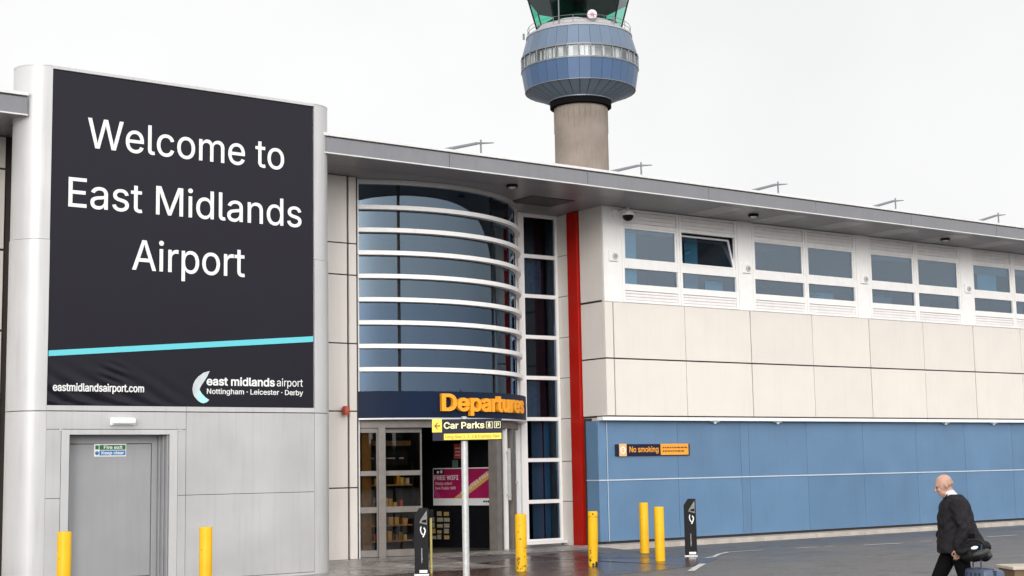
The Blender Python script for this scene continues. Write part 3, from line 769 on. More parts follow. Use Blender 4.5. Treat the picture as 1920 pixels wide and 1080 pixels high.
for r in range(5):
    for c in range(3):
        if random.random() < .85:
            bm = nb(); x = .11+c*.2; z = .29+r*.135; box(bm, x, x+random.uniform(.10, .17), -.062, -.0505, z, z+random.uniform(.07, .11), 0, PM); obj('leaflet', bm, random.choice(LEAF), LR)
# shop shelves seen through the glass
def shelf(name, x0, x1, y, levels, label):
    t = thing(name, label, 'shelf', ((x0+x1)/2, y, .1))
    bm = nb()
    for x in (x0, x1-.04): box(bm, x, x+.04, y-.2, y+.2, .1, levels[-1]+.5)
    box(bm, x0, x1, y+.2, y+.23, .1, levels[-1]+.5); obj('frame', bm, M['shelfmetal'], t)
    for z in levels:
        bm = nb(); box(bm, x0+.042, x1-.042, y-.2, y+.198, z-.03, z); obj('shelf_board', bm, M['timber'], t)
    return t
shelf('shop_shelf', 16.35, 17.75, 28.3, [.38, .72, 1.06, 1.60], 'low shop shelving with tan boards behind the glass entrance doors')
random.seed(11)
for z in (.38, .72, 1.06, 1.60):
    x = 16.42
    while x < 17.6:
        w = random.uniform(.06, .13); h = random.uniform(.12, .25)
        if random.random() < (.9 if z < 1.1 else .45):
            bm = nb(); box(bm, x, x+w, 28.12, 28.24, z+.001, z+h, .008)
            tag(obj('packet', bm, random.choice(M['pack']), at=(x+w/2, 28.18, z)), 'small coloured packet on the shop shelving behind the entrance doors', 'packet', 'packets on the shop shelving')
        x += w+random.uniform(.01, .12)
bm = nb(); box(bm, 16.4, 17.7, 28.22, 28.28, 2.02, 2.34); SB = tag(obj('shop_signboard', bm, M['black'], at=(17.05, 28.25, 2.02)), 'black shop signboard hanging inside above the shelving', 'sign')
bm = nb()
for x, w in ((16.6, .2), (16.86, .1), (17.1, .24), (17.45, .12)): box(bm, x, x+w, 28.212, 28.218, 2.16, 2.19)
obj('lettering', bm, M['letter'], SB)

# ------------------------------------------------------------------ things fixed on the building
S = thing('no_smoking_sign', 'long navy and orange no smoking sign on the blue wall', 'sign', (23.86, 26.985, 2.14))
bm = nb(); box(bm, 22.68, 25.05, 26.955, 26.984, 2.145, 2.425, .006); obj('board', bm, M['navysign'], S)
bm = nb(); box(bm, 22.78, 23.01, 26.948, 26.9545, 2.14, 2.435, .002); obj('symbol_plate', bm, paint('peach plate', (.85, .47, .18), .5), S)
bm = nb()
for i in range(24):
    a, b = 2*math.pi*i/24, 2*math.pi*(i+1)/24
    q = [bm.verts.new((22.895+r*math.cos(t), 26.9465, 2.285+r*math.sin(t))) for r, t in ((.055, a), (.088, a), (.088, b), (.055, b))]; bm.faces.new(q)
box(bm, 22.85, 22.94, 26.944, 26.9475, 2.277, 2.293)
obj('symbol', bm, M['letter'], S)
text_flat('No smoking', 23.10, 24.02, 2.235, .13, 26.952, M['orangesign'], S, bold=.012)
bm = nb(); box(bm, 24.09, 25.00, 26.948, 26.9545, 2.16, 2.43, .002); obj('text_plate', bm, M['orangesign'], S)
bm = nb(); random.seed(4)
for z in (2.32, 2.235):
    x = 24.15
    while x < (24.9 if z > 2.3 else 24.8):
        w = random.uniform(.04, .11); box(bm, x, x+w, 26.945, 26.9475, z, z+.035); x += w+.022
obj('small_print', bm, M['brownmark'], S)

def downlight(x, y, z, label, r=.13):
    t = thing('downlight', label, 'light', (x, y, z), group='round lights under the roof overhang')
    bm = nb(); lathe(bm, [(r, -.001), (r*1.02, -.045), (r*.86, -.06), (r*.8, -.035)], (x, y, z), 28, True, False); autosmooth(obj('ring', bm, M['black'], t))
    bm = nb(); lathe(bm, [(r*.79, -.03), (r*.7, -.055), (r*.3, -.075)], (x, y, z), 28, False, True); autosmooth(obj('lens', bm, M['alu'], t))
downlight(18.965, 25.846, 8.099, 'round black rimmed downlight in the roof overhang above the curved glass')
downlight(26.45, 25.86, 8.094, 'round downlight in the roof overhang between the first two window pairs')
downlight(34.11, 25.96, 8.094, 'round downlight in the roof overhang above the third window pair')
for x, lab in ((25.9, 'small spotlight under the white trim right of the no smoking sign'), (28.13, 'small spotlight under the white trim above the black bin on the right'),
               (34.95, 'small spotlight under the white trim just above the bald man'), (37.17, 'small spotlight under the white trim, the one nearest the right edge')):
    t = thing('spotlight', lab, 'light', (x, 26.93, 2.984), group='spotlights under the white trim')
    bm = nb(); box(bm, x-.10, x+.10, 26.86, 26.98, 2.955, 2.984, .005); obj('housing', bm, M['lampwhite'], t)
    bm = nb(); lathe(bm, [(.045, 0), (.04, -.03), (.02, -.045)], (x, 26.92, 2.954), 16); autosmooth(obj('lens', bm, M['lampwhite'], t))
for x, z, lab in ((22.61, 6.90, 'square white sensor box on the corner post under the dome camera'), (27.06, 6.89, 'square white sensor box on the post right of the tilted open window'),
               (31.58, 6.89, 'square white sensor box on the third white window post'), (36.09, 6.88, 'square white sensor box on the post nearest the right edge')):
    t = thing('sensor_box', lab, 'sensor', (x, YF-.005, z-.13), group='sensor boxes on the white window posts')
    bm = nb(); box(bm, x-.14, x+.13, YF-.055, YF-.0045, z-.13, z+.13, .012); obj('housing', bm, M['white'], t)
    bm = nb()
    b2 = nb(); tube(b2, (x+.03, YF-.056, z-.01), (x+.03, YF-.082, z-.01), .085, .075, 24); autosmooth(obj('ring', b2, M['alu'], t))
    tube(bm, (x+.03, YF-.0825, z-.01), (x+.03, YF-.088, z-.01), .05, .045, 20); obj('lens', bm, paint('sensor grey', (.32, .31, .30), .4), t)
t = thing('dome_camera', 'white dome security camera with black bubble on the corner of the upper storey', 'camera', (22.9, YF, 7.8))
bm = nb(); box(bm, 22.62, 22.84, YF-.10, YF-.0045, 7.79, 8.03, .03); obj('mounting_box', bm, M['white'], t)
bm = nb(); tube(bm, (22.75, YF-.10, 7.97), (22.80, YF-.38, 8.02), .03); tube(bm, (22.80, YF-.38, 8.02), (22.80, YF-.38, 7.93), .035); autosmooth(obj('arm', bm, M['alu'], t))
bm = nb(); lathe(bm, [(.05, .11), (.12, .09), (.15, .03), (.155, 0)], (22.80, YF-.38, 7.84), 24); autosmooth(obj('hood', bm, M['white'], t))
bm = nb(); lathe(bm, [(.135, -.001), (.125, -.06), (.085, -.11), (.03, -.135)], (22.80, YF-.38, 7.84), 24); autosmooth(obj('bubble', bm, M['black'], t))
t = thing('fire_sounder', 'small red alarm sounder on the narrow cream wall beside the entrance', 'alarm', (15.24, 26.75, 3.06))
bm = nb(); lathe(bm, [(.075, 0), (.08, .02), (.08, .15), (.06, .18)], (15.24, 26.70, 3.06), 20); autosmooth(obj('body', bm, M['firered'], t))
bm = nb(); box(bm, 15.19, 15.29, 26.76, 26.799, 3.08, 3.2, .005); obj('bracket', bm, M['firered'], t)

# roof masts
MASTS = [(18.955, 'leftmost thin roof mast, left of the control tower'), (23.77, 'thin roof mast just right of the control tower shaft'),
         (28.575, 'thin roof mast above the second pair of upstairs windows'), (33.33, 'thin roof mast above the third pair of upstairs windows'), (38.09, 'rightmost thin roof mast at the edge of view')]
t0 = None
for x, lab in MASTS:
    if t0 is None:
        t0 = t = thing('roof_mast', lab, 'mast', (x, 27.0, 8.49), group='masts with tilted bars along the roof edge')
        bm = nb(); tube(bm, (x, 27, 8.49), (x, 27, 9.34), .022, n=8); obj('pole', bm, M['towersteel'], t)
        bm = nb(); tube(bm, (x-1.02, 27, 8.985), (x-.1, 27, 9.245), .038, .034, n=8); tube(bm, (x-.1, 27, 9.245), (x+.36, 27, 9.31), .028, .012, n=8); obj('crossbar', bm, M['towersteel'], t)
        bm = nb(); tube(bm, (x-.8, 27, 8.49), (x-.8, 27, 9.04), .02, n=8); obj('prop', bm, M['towersteel'], t)
    else: dup(t0, (x, 27.0, 8.49), label=lab)

# ------------------------------------------------------------------ welcome sign tower
T = thing('sign_tower', 'tall pale metal tower carrying the dark welcome sign, with a grey door at its foot', 'sign tower', (10.9, 25.4, 0))
YP = 24.9; XL, XR = 8.41, 13.53
bm = nb()
def nose(cx, left, z0, z1, r, off=0.):
    pts = []
    for i in range(17):
        a = R_(-90-180*i/16) if left else R_(90-180*i/16)
        pts.append((cx+r*math.cos(a), 25.4+r*math.sin(a)))
    prism(bm, pts, 'z', z0, z1)
for left, cx in ((True, XL), (False, XR)):
    bm = nb(); zj = 5.95
    nose(cx, left, 3.018, zj-.004, .512); nose(cx, left, zj+.004, 9.0, .50); nose(cx, left, -.05, 3.004, .512)
    nose(cx, left, 9.0, 9.015, .505)
    autosmooth(obj('end_column', bm, M['pylon'], T))
bm = nb(); box(bm, XL, XR, YP+.06, 25.88, 3.0, 9.0); obj('core', bm, M['joint'], T)
bm = nb(); box(bm, XL, XR, YP-.01, 25.89, 8.955, 9.012, .004); obj('top_trim', bm, M['pylon'], T)
bm = nb(); box(bm, XL+.003, 10.93, YP-.012, YP+.059, 3.018, 3.105, .004); box(bm, 10.936, XR-.003, YP-.012, YP+.059, 3.018, 3.105, .004)
obj('frame_trim', bm, M['pylon'], T)
# banner with folds near its lower left corner
bm = nb(); nx, nz = 150, 150; bx0, bx1, bz0, bz1 = XL+.02, XR-.02, 3.115, 8.945
G = []
for j in range(nz+1):
    row = []
    for i in range(nx+1):
        x = bx0+(bx1-bx0)*i/nx; z = bz0+(bz1-bz0)*(j/nz)**1.35
        u, v = (x-bx0), (z-bz0)
        w = math.exp(-(v/.42)**2)*smooth(1.25-u/2.3)*smooth(v/.06)
        fold = math.sin((u*1.0+v*1.9)*10.5+.8*math.sin(u*3))*.020*w
        d2 = math.exp(-(((u-1.15)/.20)**2+((v-.52)/.16)**2))*.02*math.sin(v*42+u*16)
        row.append(bm.verts.new((x, YP+.02-fold-d2, z)))
    G.append(row)
for j in range(nz):
    for i in range(nx): bm.faces.new((G[j][i], G[j][i+1], G[j+1][i+1], G[j+1][i]))
BN = obj('banner', bm, M['banner'], T, smooth=True)
YT = YP+.012
text_flat('Welcome to', 9.05, 12.89, 7.635, .53, YT, M['letter'], BN, bold=.003)
text_flat('East Midlands', 8.725, 13.262, 6.555, .515, YT, M['letter'], BN, bold=.003)
text_flat('Airport', 9.893, 12.08, 5.525, .535, YT, M['letter'], BN, bold=.003)
bm = nb(); prism(bm, [(XL+.02, 3.94), (XR-.02, 4.365), (XR-.02, 4.472), (XL+.02, 4.036)], 'y', YP+.014, YP+.004); obj('teal_stripe', bm, M['teal'], BN)
text_flat('eastmidlandsairport.com', 8.51, 10.13, 3.352, .097, YP-.012, M['letter'], BN, bold=.012, ref='x', th=.02)
text_flat('east midlands', 11.331, 12.70, 3.503, .107, YT, M['letter'], BN, bold=.022, ref='x')
text_flat('airport', 12.745, 13.287, 3.505, .107, YT, M['letter'], BN, ref='x')
text_flat('Nottingham \u00b7 Leicester \u00b7 Derby', 11.338, 13.293, 3.345, .092, YT, M['letter'], BN, bold=.008)
def cz(p): return (10.862+p[0]*.001292*1.09+(.0), 3.855-(p[1]-170)*.001292*1.09)
outer = [(375, 238), (290, 262), (220, 312), (175, 362), (150, 412), (138, 480), (148, 535), (168, 575), (215, 625), (255, 648), (292, 656), (335, 642), (368, 612)]
inner = [(312, 578), (266, 532), (236, 488), (240, 460), (262, 425), (305, 365), (345, 300)]
bm = nb(); prism(bm, [cz(p) for p in outer+inner], 'y', YP+.015, YP+.008); obj('crescent_logo', bm, M['logogrey'], BN)
bm = nb(); prism(bm, [cz(p) for p in [(236, 488), (212, 540), (220, 628), (255, 648), (292, 656), (335, 642), (368, 612), (312, 578), (266, 532)]], 'y', YP+.0075, YP+.003); obj('crescent_tip', bm, M['tealpale'], BN)
# lower wall with door opening
DX0, DX1, DZ = 8.814, 10.625, 2.609
bm = nb()
Lx = [XL+.004, 8.674-.0]
def lp(x0, x1, z0, z1): box(bm, x0+.004, x1-.004, YP-.006, YP+.03, z0+.004, z1-.004, .003)
lp(XL, 10.935, 2.70, 3.008); lp(XL, 8.672, 1.537, 2.70); lp(XL, 8.672, -.02, 1.537)
lp(10.777, 10.935, 1.533, 2.70); lp(10.777, 10.935, -.02, 1.533)
lp(10.935, XR, 1.533, 3.008); lp(10.935, XR, .05, 1.533)
obj('lower_wall', bm, M['pylon2'], T)
bm = nb(); box(bm, XL, DX0-.02, YP+.032, 25.88, -.05, 2.99); box(bm, DX1+.02, XR, YP+.032, 25.88, -.05, 2.99); box(bm, DX0-.02, DX1+.02, YP+.032, 25.88, DZ+.02, 2.99)
box(bm, DX0-.02, DX1+.02, 25.4, 25.88, -.05, DZ+.02)
obj('lower_core', bm, M['joint'], T)
bm = nb()
box(bm, 8.676, DX0, YP-.014, YP+.03, 0, 2.695, .003); box(bm, DX1, 10.773, YP-.014, YP+.03, 0, 2.695, .003); box(bm, DX0, DX1, YP-.014, YP+.03, DZ, 2.695, .003)
box(bm, 8.64, 8.674, YP-.012, YP-.007, 2.67, 2.715); box(bm, 10.777, 10.86, YP-.012, YP-.007, 2.672, 2.70)
obj('door_surround', bm, M['pylon'], T)
bm = nb(); yd = YP+.30
box(bm, DX0-.018, DX0+.0, YP+.031, yd+.1, 0, DZ+.018); box(bm, DX1, DX1+.018, YP+.031, yd+.1, 0, DZ+.018); box(bm, DX0, DX1, YP+.031, yd+.1, DZ, DZ+.018)
for k in range(3): box(bm, DX1-.035*(k+1), DX1-.035*k-.008, yd-.09*(3-k), yd+.02, 0, DZ)
obj('door_reveal', bm, M['doorframe'], T)
bm = nb(); dx0, dx1 = DX0+.10, DX1-.21
box(bm, DX0, dx0, yd-.02, yd+.06, 0, DZ-.002, .004); box(bm, dx1, DX1-.11, yd-.02, yd+.06, 0, DZ-.002, .004); box(bm, dx0, dx1, yd-.02, yd+.06, 2.46, DZ-.002, .004)
box(bm, dx0, dx1, yd-.02, yd+.06, 0, .14, .004)
obj('door_frame', bm, M['doorframe'], T)
bm = nb(); box(bm, dx0+.012, dx1-.012, yd-.005, yd+.04, .15, 2.45, .004); D = obj('door', bm, M['door'], T)
for z in (2.28, 1.96, .5):
    bm = nb(); box(bm, DX0-.0, DX0+.05, yd-.05, yd-.021, z, z+.06, .006); obj('hinge', bm, M['lampwhite'], D)
bm = nb(); box(bm, 10.0, XR, YP-.03, YP-.008, .0, .045); obj('base_strip', bm, M['pylon'], T)
# fire exit sign on the door
F = thing('fire_exit_sign', 'green and blue fire exit keep clear sign on the grey door', 'sign', (9.62, yd-.006, 2.26))
fx0, fx1 = 9.36, 9.94
bm = nb(); box(bm, fx0, fx1, yd-.012, yd-.0055, 2.235, 2.455, .002); obj('board', bm, M['letter'], F)
bm = nb(); box(bm, fx0+.095, fx1-.015, yd-.015, yd-.0125, 2.352, 2.435); obj('green_band', bm, M['green'], F)
bm = nb(); box(bm, fx0+.095, fx1-.015, yd-.015, yd-.0125, 2.255, 2.34); obj('blue_band', bm, M['signblue'], F)
text_flat('Fire exit', fx0+.17, fx1-.07, 2.37, .052, yd-.0165, M['letter'], F, bold=.02, th=.002)
text_flat('Keep clear', fx0+.13, fx1-.04, 2.275, .05, yd-.0165, M['letter'], F, bold=.02, th=.002)
bm = nb(); box(bm, fx0+.02, fx0+.08, yd-.015, yd-.0125, 2.36, 2.43); obj('symbol', bm, M['green'], F)
bm = nb(); tube(bm, (fx0+.05, yd-.0125, 2.295), (fx0+.05, yd-.015, 2.295), .034, n=18); obj('symbol', bm, M['signblue'], F)
L_ = thing('bulkhead_light', 'white bulkhead light above the grey door', 'light', (9.74, YP-.006, 2.77))
bm = nb(); box(bm, 9.52, 9.97, YP-.05, YP-.0065, 2.765, 2.90, .015); obj('base', bm, M['lampwhite'], L_)
bm = nb(); vs = box(bm, 9.535, 9.955, YP-.13, YP-.051, 2.79, 2.895, .03); obj('diffuser', bm, paint('lamp diffuser', (.88, .92, .92), .15, var=.02), L_)

# ------------------------------------------------------------------ control tower
TC = (77.86, 95.99, 0.)
CT = thing('control_tower', 'concrete airport control tower with bulging blue drum and dark teal glass cab', 'control tower', TC)
CTZ = 1.9
def tz(px): return CTZ + (877-px)/22.0*1.0
SEG = 32
bm = nb(); lathe(bm, [(2.36, 0), (2.29, 20), (2.27, 32.6)], TC, 48); autosmooth(obj('shaft', bm, M['concrete'], CT))
bm = nb()
for k in range(30):
    a = 2*math.pi*k/30; r = 2.285
    tube(bm, (TC[0]+r*math.cos(a), TC[1]+r*math.sin(a), 30.6+random.uniform(-.8, .8)), (TC[0]+r*math.cos(a), TC[1]+r*math.sin(a), 33.0), .03, n=5)
obj('shaft_rib', bm, M['concrete'], CT)
bm = nb(); lathe(bm, [(2.5, 32.25), (2.62, 32.3), (2.62, 32.8), (2.4, 32.84)], TC, 48); autosmooth(obj('collar', bm, M['dark'], CT))
zA, zB, zC, zD, zE = 32.85, 33.75, 35.45, 36.65, 38.35
rA, rB, rC, rD, rE = 2.66, 4.72, 5.0, 5.0, 4.52
PH = math.pi/SEG
def ringpanels(bm, r0, z0, r1, z1, th=.06, g=.012):
    n = SEG
    for i in range(n):
        a0, a1 = 2*math.pi*i/n+PH+g/r0, 2*math.pi*(i+1)/n+PH-g/r0
        o = []
        for (r, z) in ((r0, z0), (r1, z1)):
            for a in (a0, a1): o.append((TC[0]+r*math.cos(a), TC[1]+r*math.sin(a), z))
        i_ = [(TC[0]+(p[0]-TC[0])*.985, TC[1]+(p[1]-TC[1])*.985, p[2]) for p in o]
        V = [bm.verts.new(p) for p in o+i_]
        for f in ((0, 1, 3, 2), (4, 6, 7, 5), (0, 2, 6, 4), (1, 5, 7, 3), (0, 4, 5, 1), (2, 3, 7, 6)): bm.faces.new([V[k] for k in f])
bm = nb(); lathe(bm, [(rA-.1, zA), (rB-.12, zB), (rC-.12, zC)], TC, SEG, phase=PH); lathe(bm, [(rD-.12, zD), (rE-.12, zE)], TC, SEG, phase=PH); obj('drum_backing', bm, M['joint'], CT)
bm = nb(); ringpanels(bm, rA, zA, rB-.03, zB-.02, g=.02); obj('drum_underside', bm, paint('blue grey soffit', (.20, .255, .33), .4, var=.1), CT)
bm = nb(); ringpanels(bm, rB, zB, rC, zC); obj('lower_cladding', bm, M['towerblue'], CT)
bm = nb(); ringpanels(bm, rD, zD, rE, zE); obj('upper_cladding', bm, M['towerpale'], CT)
bm = nb(); lathe(bm, [(rA-.05, zA-.06), (rA+.06, zA-.06), (rA+.06, zA+.03), (rA-.05, zA+.03)], TC, 48, False, False); lathe(bm, [(rC-.05, zC), (rC+.05, zC), (rC+.05, zC+.12), (rC-.05, zC+.12)], TC, SEG, False, False, PH)
lathe(bm, [(rD-.05, zD-.12), (rD+.05, zD-.12), (rD+.05, zD), (rD-.05, zD)], TC, SEG, False, False, PH); lathe(bm, [(rB-.1, zB-.05), (rB+.02, zB-.05), (rB+.02, zB), (rB-.1, zB)], TC, SEG, False, False, PH)
obj('ring_band', bm, M['towersteel'], CT)
bm = nb(); lathe(bm, [(rC-.06, zC+.12), (rD-.06, zD-.12)], TC, SEG, False, False, PH); WB = obj('window_band', bm, M['g_tower'], CT)
bm = nb()
for i in range(SEG):
    a = 2*math.pi*i/SEG+PH; ca, sa = math.cos(a), math.sin(a)
    tube(bm, (TC[0]+(rC-.02)*ca, TC[1]+(rC-.02)*sa, zC+.1), (TC[0]+(rD-.02)*ca, TC[1]+(rD-.02)*sa, zD-.1), .06, n=6)
obj('mullion', bm, M['towersteel'], WB)
bm = nb(); random.seed(9)
for i in range(SEG):
    a0 = 2*math.pi*i/SEG+PH
    for k in range(2):
        if random.random() < .75:
            s0 = a0+.02+k*.09; s1 = s0+random.uniform(.03, .09)
            q = [bm.verts.new((TC[0]+(rC-.3)*math.cos(a), TC[1]+(rC-.3)*math.sin(a), z)) for a, z in ((s0, zC+.15), (s1, zC+.15), (s1, zD-.15), (s0, zD-.15))]; bm.faces.new(q)
obj('band_blind', bm, paint('pale band blind', (.80, .78, .74), .7, var=.3, scale=2), CT)
bm = nb(); lathe(bm, [(3.9, zC+.1), (3.9, zD-.1)], TC, 24, True, True); obj('drum_core', bm, paint('drum core', (.62, .60, .55), .8, var=.4, scale=1.5), CT)
bm = nb(); lathe(bm, [(rE-.05, zE), (rE+.04, zE), (rE+.04, zE+.14), (rE-.1, zE+.14), (3.75, zE+.50), (3.55, zE+.92)], TC, 48, False, True); autosmooth(obj('gallery_ledge', bm, M['towerledge'], CT), 25)
bm = nb()
ns = 32
for k in range(ns):
    a = 2*math.pi*k/ns; p = Vector((TC[0]+4.42*math.cos(a), TC[1]+4.42*math.sin(a), zE+.13)); b_ = 2*math.pi*(k+1)/ns; p2 = Vector((TC[0]+4.42*math.cos(b_), TC[1]+4.42*math.sin(b_), zE+.13))
    if k % 2 == 0: tube(bm, p, p+Vector((0, 0, .75)), .028, n=6)
    for h in (.4, .75): tube(bm, p+Vector((0, 0, h)), p2+Vector((0, 0, h)), .022, n=6)
obj('railing', bm, M['towersteel'], CT)
# glass cab: flared octagon
zc0, zc1, rc0, rc1 = zE+.93, zE+4.0, 3.68, 4.52; NO = 8; PO = R_(22.5)+R_(39)
def octp(r, z, i): a = 2*math.pi*i/NO+PO; return Vector((TC[0]+r*math.cos(a), TC[1]+r*math.sin(a), z))
fr = nb()
for i in range(NO):
    tube(fr, octp(rc0, zc0, i), octp(rc1, zc1, i), .07, n=8); tube(fr, octp(rc0, zc0, i), octp(rc0, zc0, i+1), .09, n=8); tube(fr, octp(rc1, zc1, i), octp(rc1, zc1, i+1), .09, n=8)
CB = obj('cab_frame', fr, M['black'], CT)
for i in range(NO):
    bm = nb(); bm.faces.new([bm.verts.new(p) for p in (octp(rc0, zc0, i), octp(rc0, zc0, i+1), octp(rc1, zc1, i+1), octp(rc1, zc1, i))]); obj('pane', bm, M['g_cab'], CB)
bm = nb(); lathe(bm, [(rc1-.2, zc1-.25), (rc1+.35, zc1-.1), (rc1+.45, zc1+.25), (rc1-.6, zc1+.7)], TC, NO, phase=PO); obj('cab_roof', bm, M['towersteel'], CT)
bm = nb(); lathe(bm, [(2.4, zc0+.02), (2.4, zc0+.75), (2.2, zc0+.95)], TC, 16); lathe(bm, [(.5, zc0), (.5, zc1-.3)], TC, 10); lathe(bm, [(rc1-.34, zc1-.95), (rc1-.24, zc1-.55)], TC, NO, phase=PO)
obj('cab_interior', bm, M['black'], CT)
bm = nb(); d = Vector((-math.sin(YAW-.05), -math.cos(YAW-.05), 0)); s = Vector((math.cos(YAW), -math.sin(YAW), 0))
p = Vector(TC)+d*3.75+s*.75+Vector((0, 0, zE+1.0)); tube(bm, p, p+d*.25, .42, .40, 24)
DISH = obj('gallery_dish', bm, paint('pale pink dish', (.72, .60, .62), .5), CT)
bm = nb(); tube(bm, p+d*.251, p+d*.27, .17, .16, 20); obj('dish_centre', bm, paint('dish centre', (.42, .30, .36), .5), DISH)
bm = nb()
for sx in (-2.0, 2.6):
    q = Vector(TC)+d*3.6+s*sx; q.z = zE+.2; tube(bm, q, q+Vector((0, 0, 2.6 if sx < 0 else .9)), .06, n=6)
q = Vector(TC)-s*4.75; q.z = zE+.1; tube(bm, q, q+Vector((0, 0, .5)), .09, n=8)
obj('gallery_pole', bm, M['towersteel'], CT)

# ------------------------------------------------------------------ street furniture
def bollard(name, x, y, mat, label, h=1.07, r=.1, style='round', lean=0.):
    t = thing(name, label, 'bollard', (x, y, 0), group='yellow bollards in front of the terminal')
    bm = nb()
    if style == 'cap':
        pr = [(r*.92, -.05), (r*.95, .25), (r, .45), (r, h-.13), (r*.90, h-.122), (r*.90, h-.108), (r, h-.10), (r, h-.012), (r*.9, h)]
    elif style == 'round':
        pr = [(r, -.05), (r, h-.05), (r*.93, h-.02), (r*.72, h-.004), (r*.3, h)]
    else:
        pr = [(r, -.05), (r, h-.01), (r*.94, h)]
    lathe(bm, pr, (x, y, 0), 28); o = autosmooth(obj('post', bm, mat, t))
    if style == 'cap':
        bm = nb(); d = Vector((-.62, -.78, 0)); p = Vector((x, y, h-.05))+d*(r-.004); s = Vector((.78, -.62, 0))
        tube(bm, p, p+d*.012, .016, n=10); obj('lock_slot', bm, M['black'], o)
    t.rotation_euler = (0, lean, 0)
    return t
bollard('bollard', 7.479, 21.256, M['bol'], 'yellow bollard standing in front of the hinge side of the grey door', 1.112, .1, 'flat')
bollard('bollard', 9.883, 21.72, M['bol'], 'yellow bollard standing in front of the sign tower wall right of the grey door', 1.08, .1, 'flat')
bollard('bollard', 16.567, 22.5, M['boldirt'], 'scuffed round topped yellow bollard to the right of the entrance', 1.06, .108, 'round')
bollard('bollard', 18.258, 22.47, M['bolchip'], 'chipped yellow bollard with a grooved cap in front of the red column', 1.05, .096, 'cap', R_(1.2))
bollard('bollard', 21.763, 24.97, M['bol'], 'yellow bollard of the close pair that stands nearer the blue wall', 1.10, .1, 'flat')
bollard('bollard', 20.131, 22.635, M['bol'], 'yellow bollard of the close pair that stands nearer the black bin', 1.08, .1, 'flat')

def ash_bin(x, y, rz, label, h=1.2, w=.25, dp=.22):
    t = thing('cigarette_bin', label, 'cigarette bin', (x, y, 0), rz, 'black cigarette bins outside the terminal')
    bm = nb(); W = w/2
    prism(bm, [(-W, .03), (W, .03), (W, h-.012), (W-.012, h), (-W*.30, h), (-W, h-.13)], 'y', -dp/2, dp/2)
    obj('body', bm, M['black'], t, local=True)
    bm = nb(); prism(bm, [(W-.02, h-.04), (W-.02, h-.30), (-W*.25, h-.26), (-W*.05, h-.20), (W*.35, h-.13)], 'y', -dp/2-.006, -dp/2-.001); obj('stub_plate', bm, paint('scuffed steel', (.20, .19, .18), .4, metal=.2, var=.4, scale=20), t, local=True)
    bm = nb(); prism(bm, [(W-.03, h-.20), (W-.03, h-.26), (0, h-.25), (.03, h-.215)], 'y', -dp/2-.02, -dp/2-.0065); obj('stub_slot', bm, M['dark'], t, local=True)
    bm = nb()                                                        # curling smoke emblem
    def ribbon(pts, wd):
        for (a, b) in zip(pts[:-1], pts[1:]):
            a, b = Vector(a), Vector(b); d = (b-a).normalized(); n = Vector((-d.y, d.x))*wd
            bm.faces.new([bm.verts.new((q.x, -dp/2-.004, q.y)) for q in (a+n, b+n, b-n, a-n)])
    z = h-.33
    ribbon([(.0, z), (-.012, z-.05), (.0, z-.11), (.03, z-.15)], .010); ribbon([(.05, z-.02), (.075, z-.07), (.06, z-.13), (.03, z-.19)], .012)
    obj('emblem', bm, M['letter'], t, local=True)
    bm = text_bm('cigarettes', .01, .5); xs = [v.co.x for v in bm.verts]; a, b = min(xs), max(xs)
    for v in bm.verts: v.co = Vector((.018-v.co.y*.035, -dp/2-.003-v.co.z*.002, h-.70-(v.co.x-a)/(b-a)*(-.0)-.0+((v.co.x-a)/(b-a)-.5)*-.26+.0)) if False else Vector((.015-v.co.y*.04, -dp/2-.003-v.co.z*.002, h-.98+(v.co.x-a)/(b-a)*.26))
    obj('lettering', bm, M['logogrey'], t, local=True)
    bm = nb(); box(bm, -W-.01, W+.01, -dp/2-.01, dp/2+.01, 0, .03, .004); box(bm, -W*.3, W*.85, -dp/2-.006, -dp/2-.001, .05, .10); obj('base_plate', bm, M['alu'], t, local=True)
    return t
ash_bin(14.75, 23.1, R_(-34), 'black cigarette bin standing in front of the entrance doors', 1.21)
t = ash_bin(21.55, 23.25, R_(-44), 'black cigarette bin standing in front of the blue wall', 1.2)
t = thing('barrier_post', 'slim pale yellow post right behind the black bin at the entrance', 'post', (15.12, 23.35, 0))
bm = nb(); tube(bm, (15.12, 23.35, 0), (15.12, 23.35, 1.02), .022, n=10); obj('pole', bm, paint('pale yellow pole', (.62, .52, .16), .5, var=.15), t)
bm = nb(); box(bm, 15.08, 15.16, 23.31, 23.39, 1.021, 1.17, .015); obj('head', bm, M['black'], t)

# car parks sign on its post
CPX, CPY = 13.66, 20.06
CP = thing('car_parks_sign', 'navy and yellow car parks direction sign on a grey post', 'sign', (CPX, CPY, 0), R_(-36))
bm = nb(); tube(bm, (0, 0, 0), (0, 0, 2.715), .055, n=20); lathe(bm, [(.057, 0), (.057, .03), (.03, .045)], (0, 0, 2.715), 20); autosmooth(obj('post', bm, M['post'], CP, local=True))
sx0, sx1, sz0, sz1 = -.515, .615, 2.345, 2.715
bm = nb(); box(bm, sx0, sx1, -.085, -.06, sz0+.02, sz1, .006); obj('board', bm, M['navysign'], CP, local=True)
bm = nb(); box(bm, sx0-.005, sx0+.155, -.090, -.0855, sz1-.21, sz1+.005, .002); obj('arrow_plate', bm, M['yellow'], CP, local=True)
bm = nb(); zc = sz1-.105
box(bm, sx0+.045, sx0+.125, -.094, -.0905, zc-.011, zc+.011); prism(bm, [(sx0+.025, zc), (sx0+.075, zc+.05), (sx0+.095, zc+.05), (sx0+.052, zc), (sx0+.095, zc-.05), (sx0+.075, zc-.05)], 'y', -.095, -.0905)
obj('arrow', bm, M['redmark'], CP, local=True)
I4 = Matrix.Identity(4)
text_flat('Car Parks', sx0+.185, sx0+.845, sz1-.15, .098, -.087, M['paleyellow'], CP, bold=.02, th=.004, mtx=I4)
bm = nb()
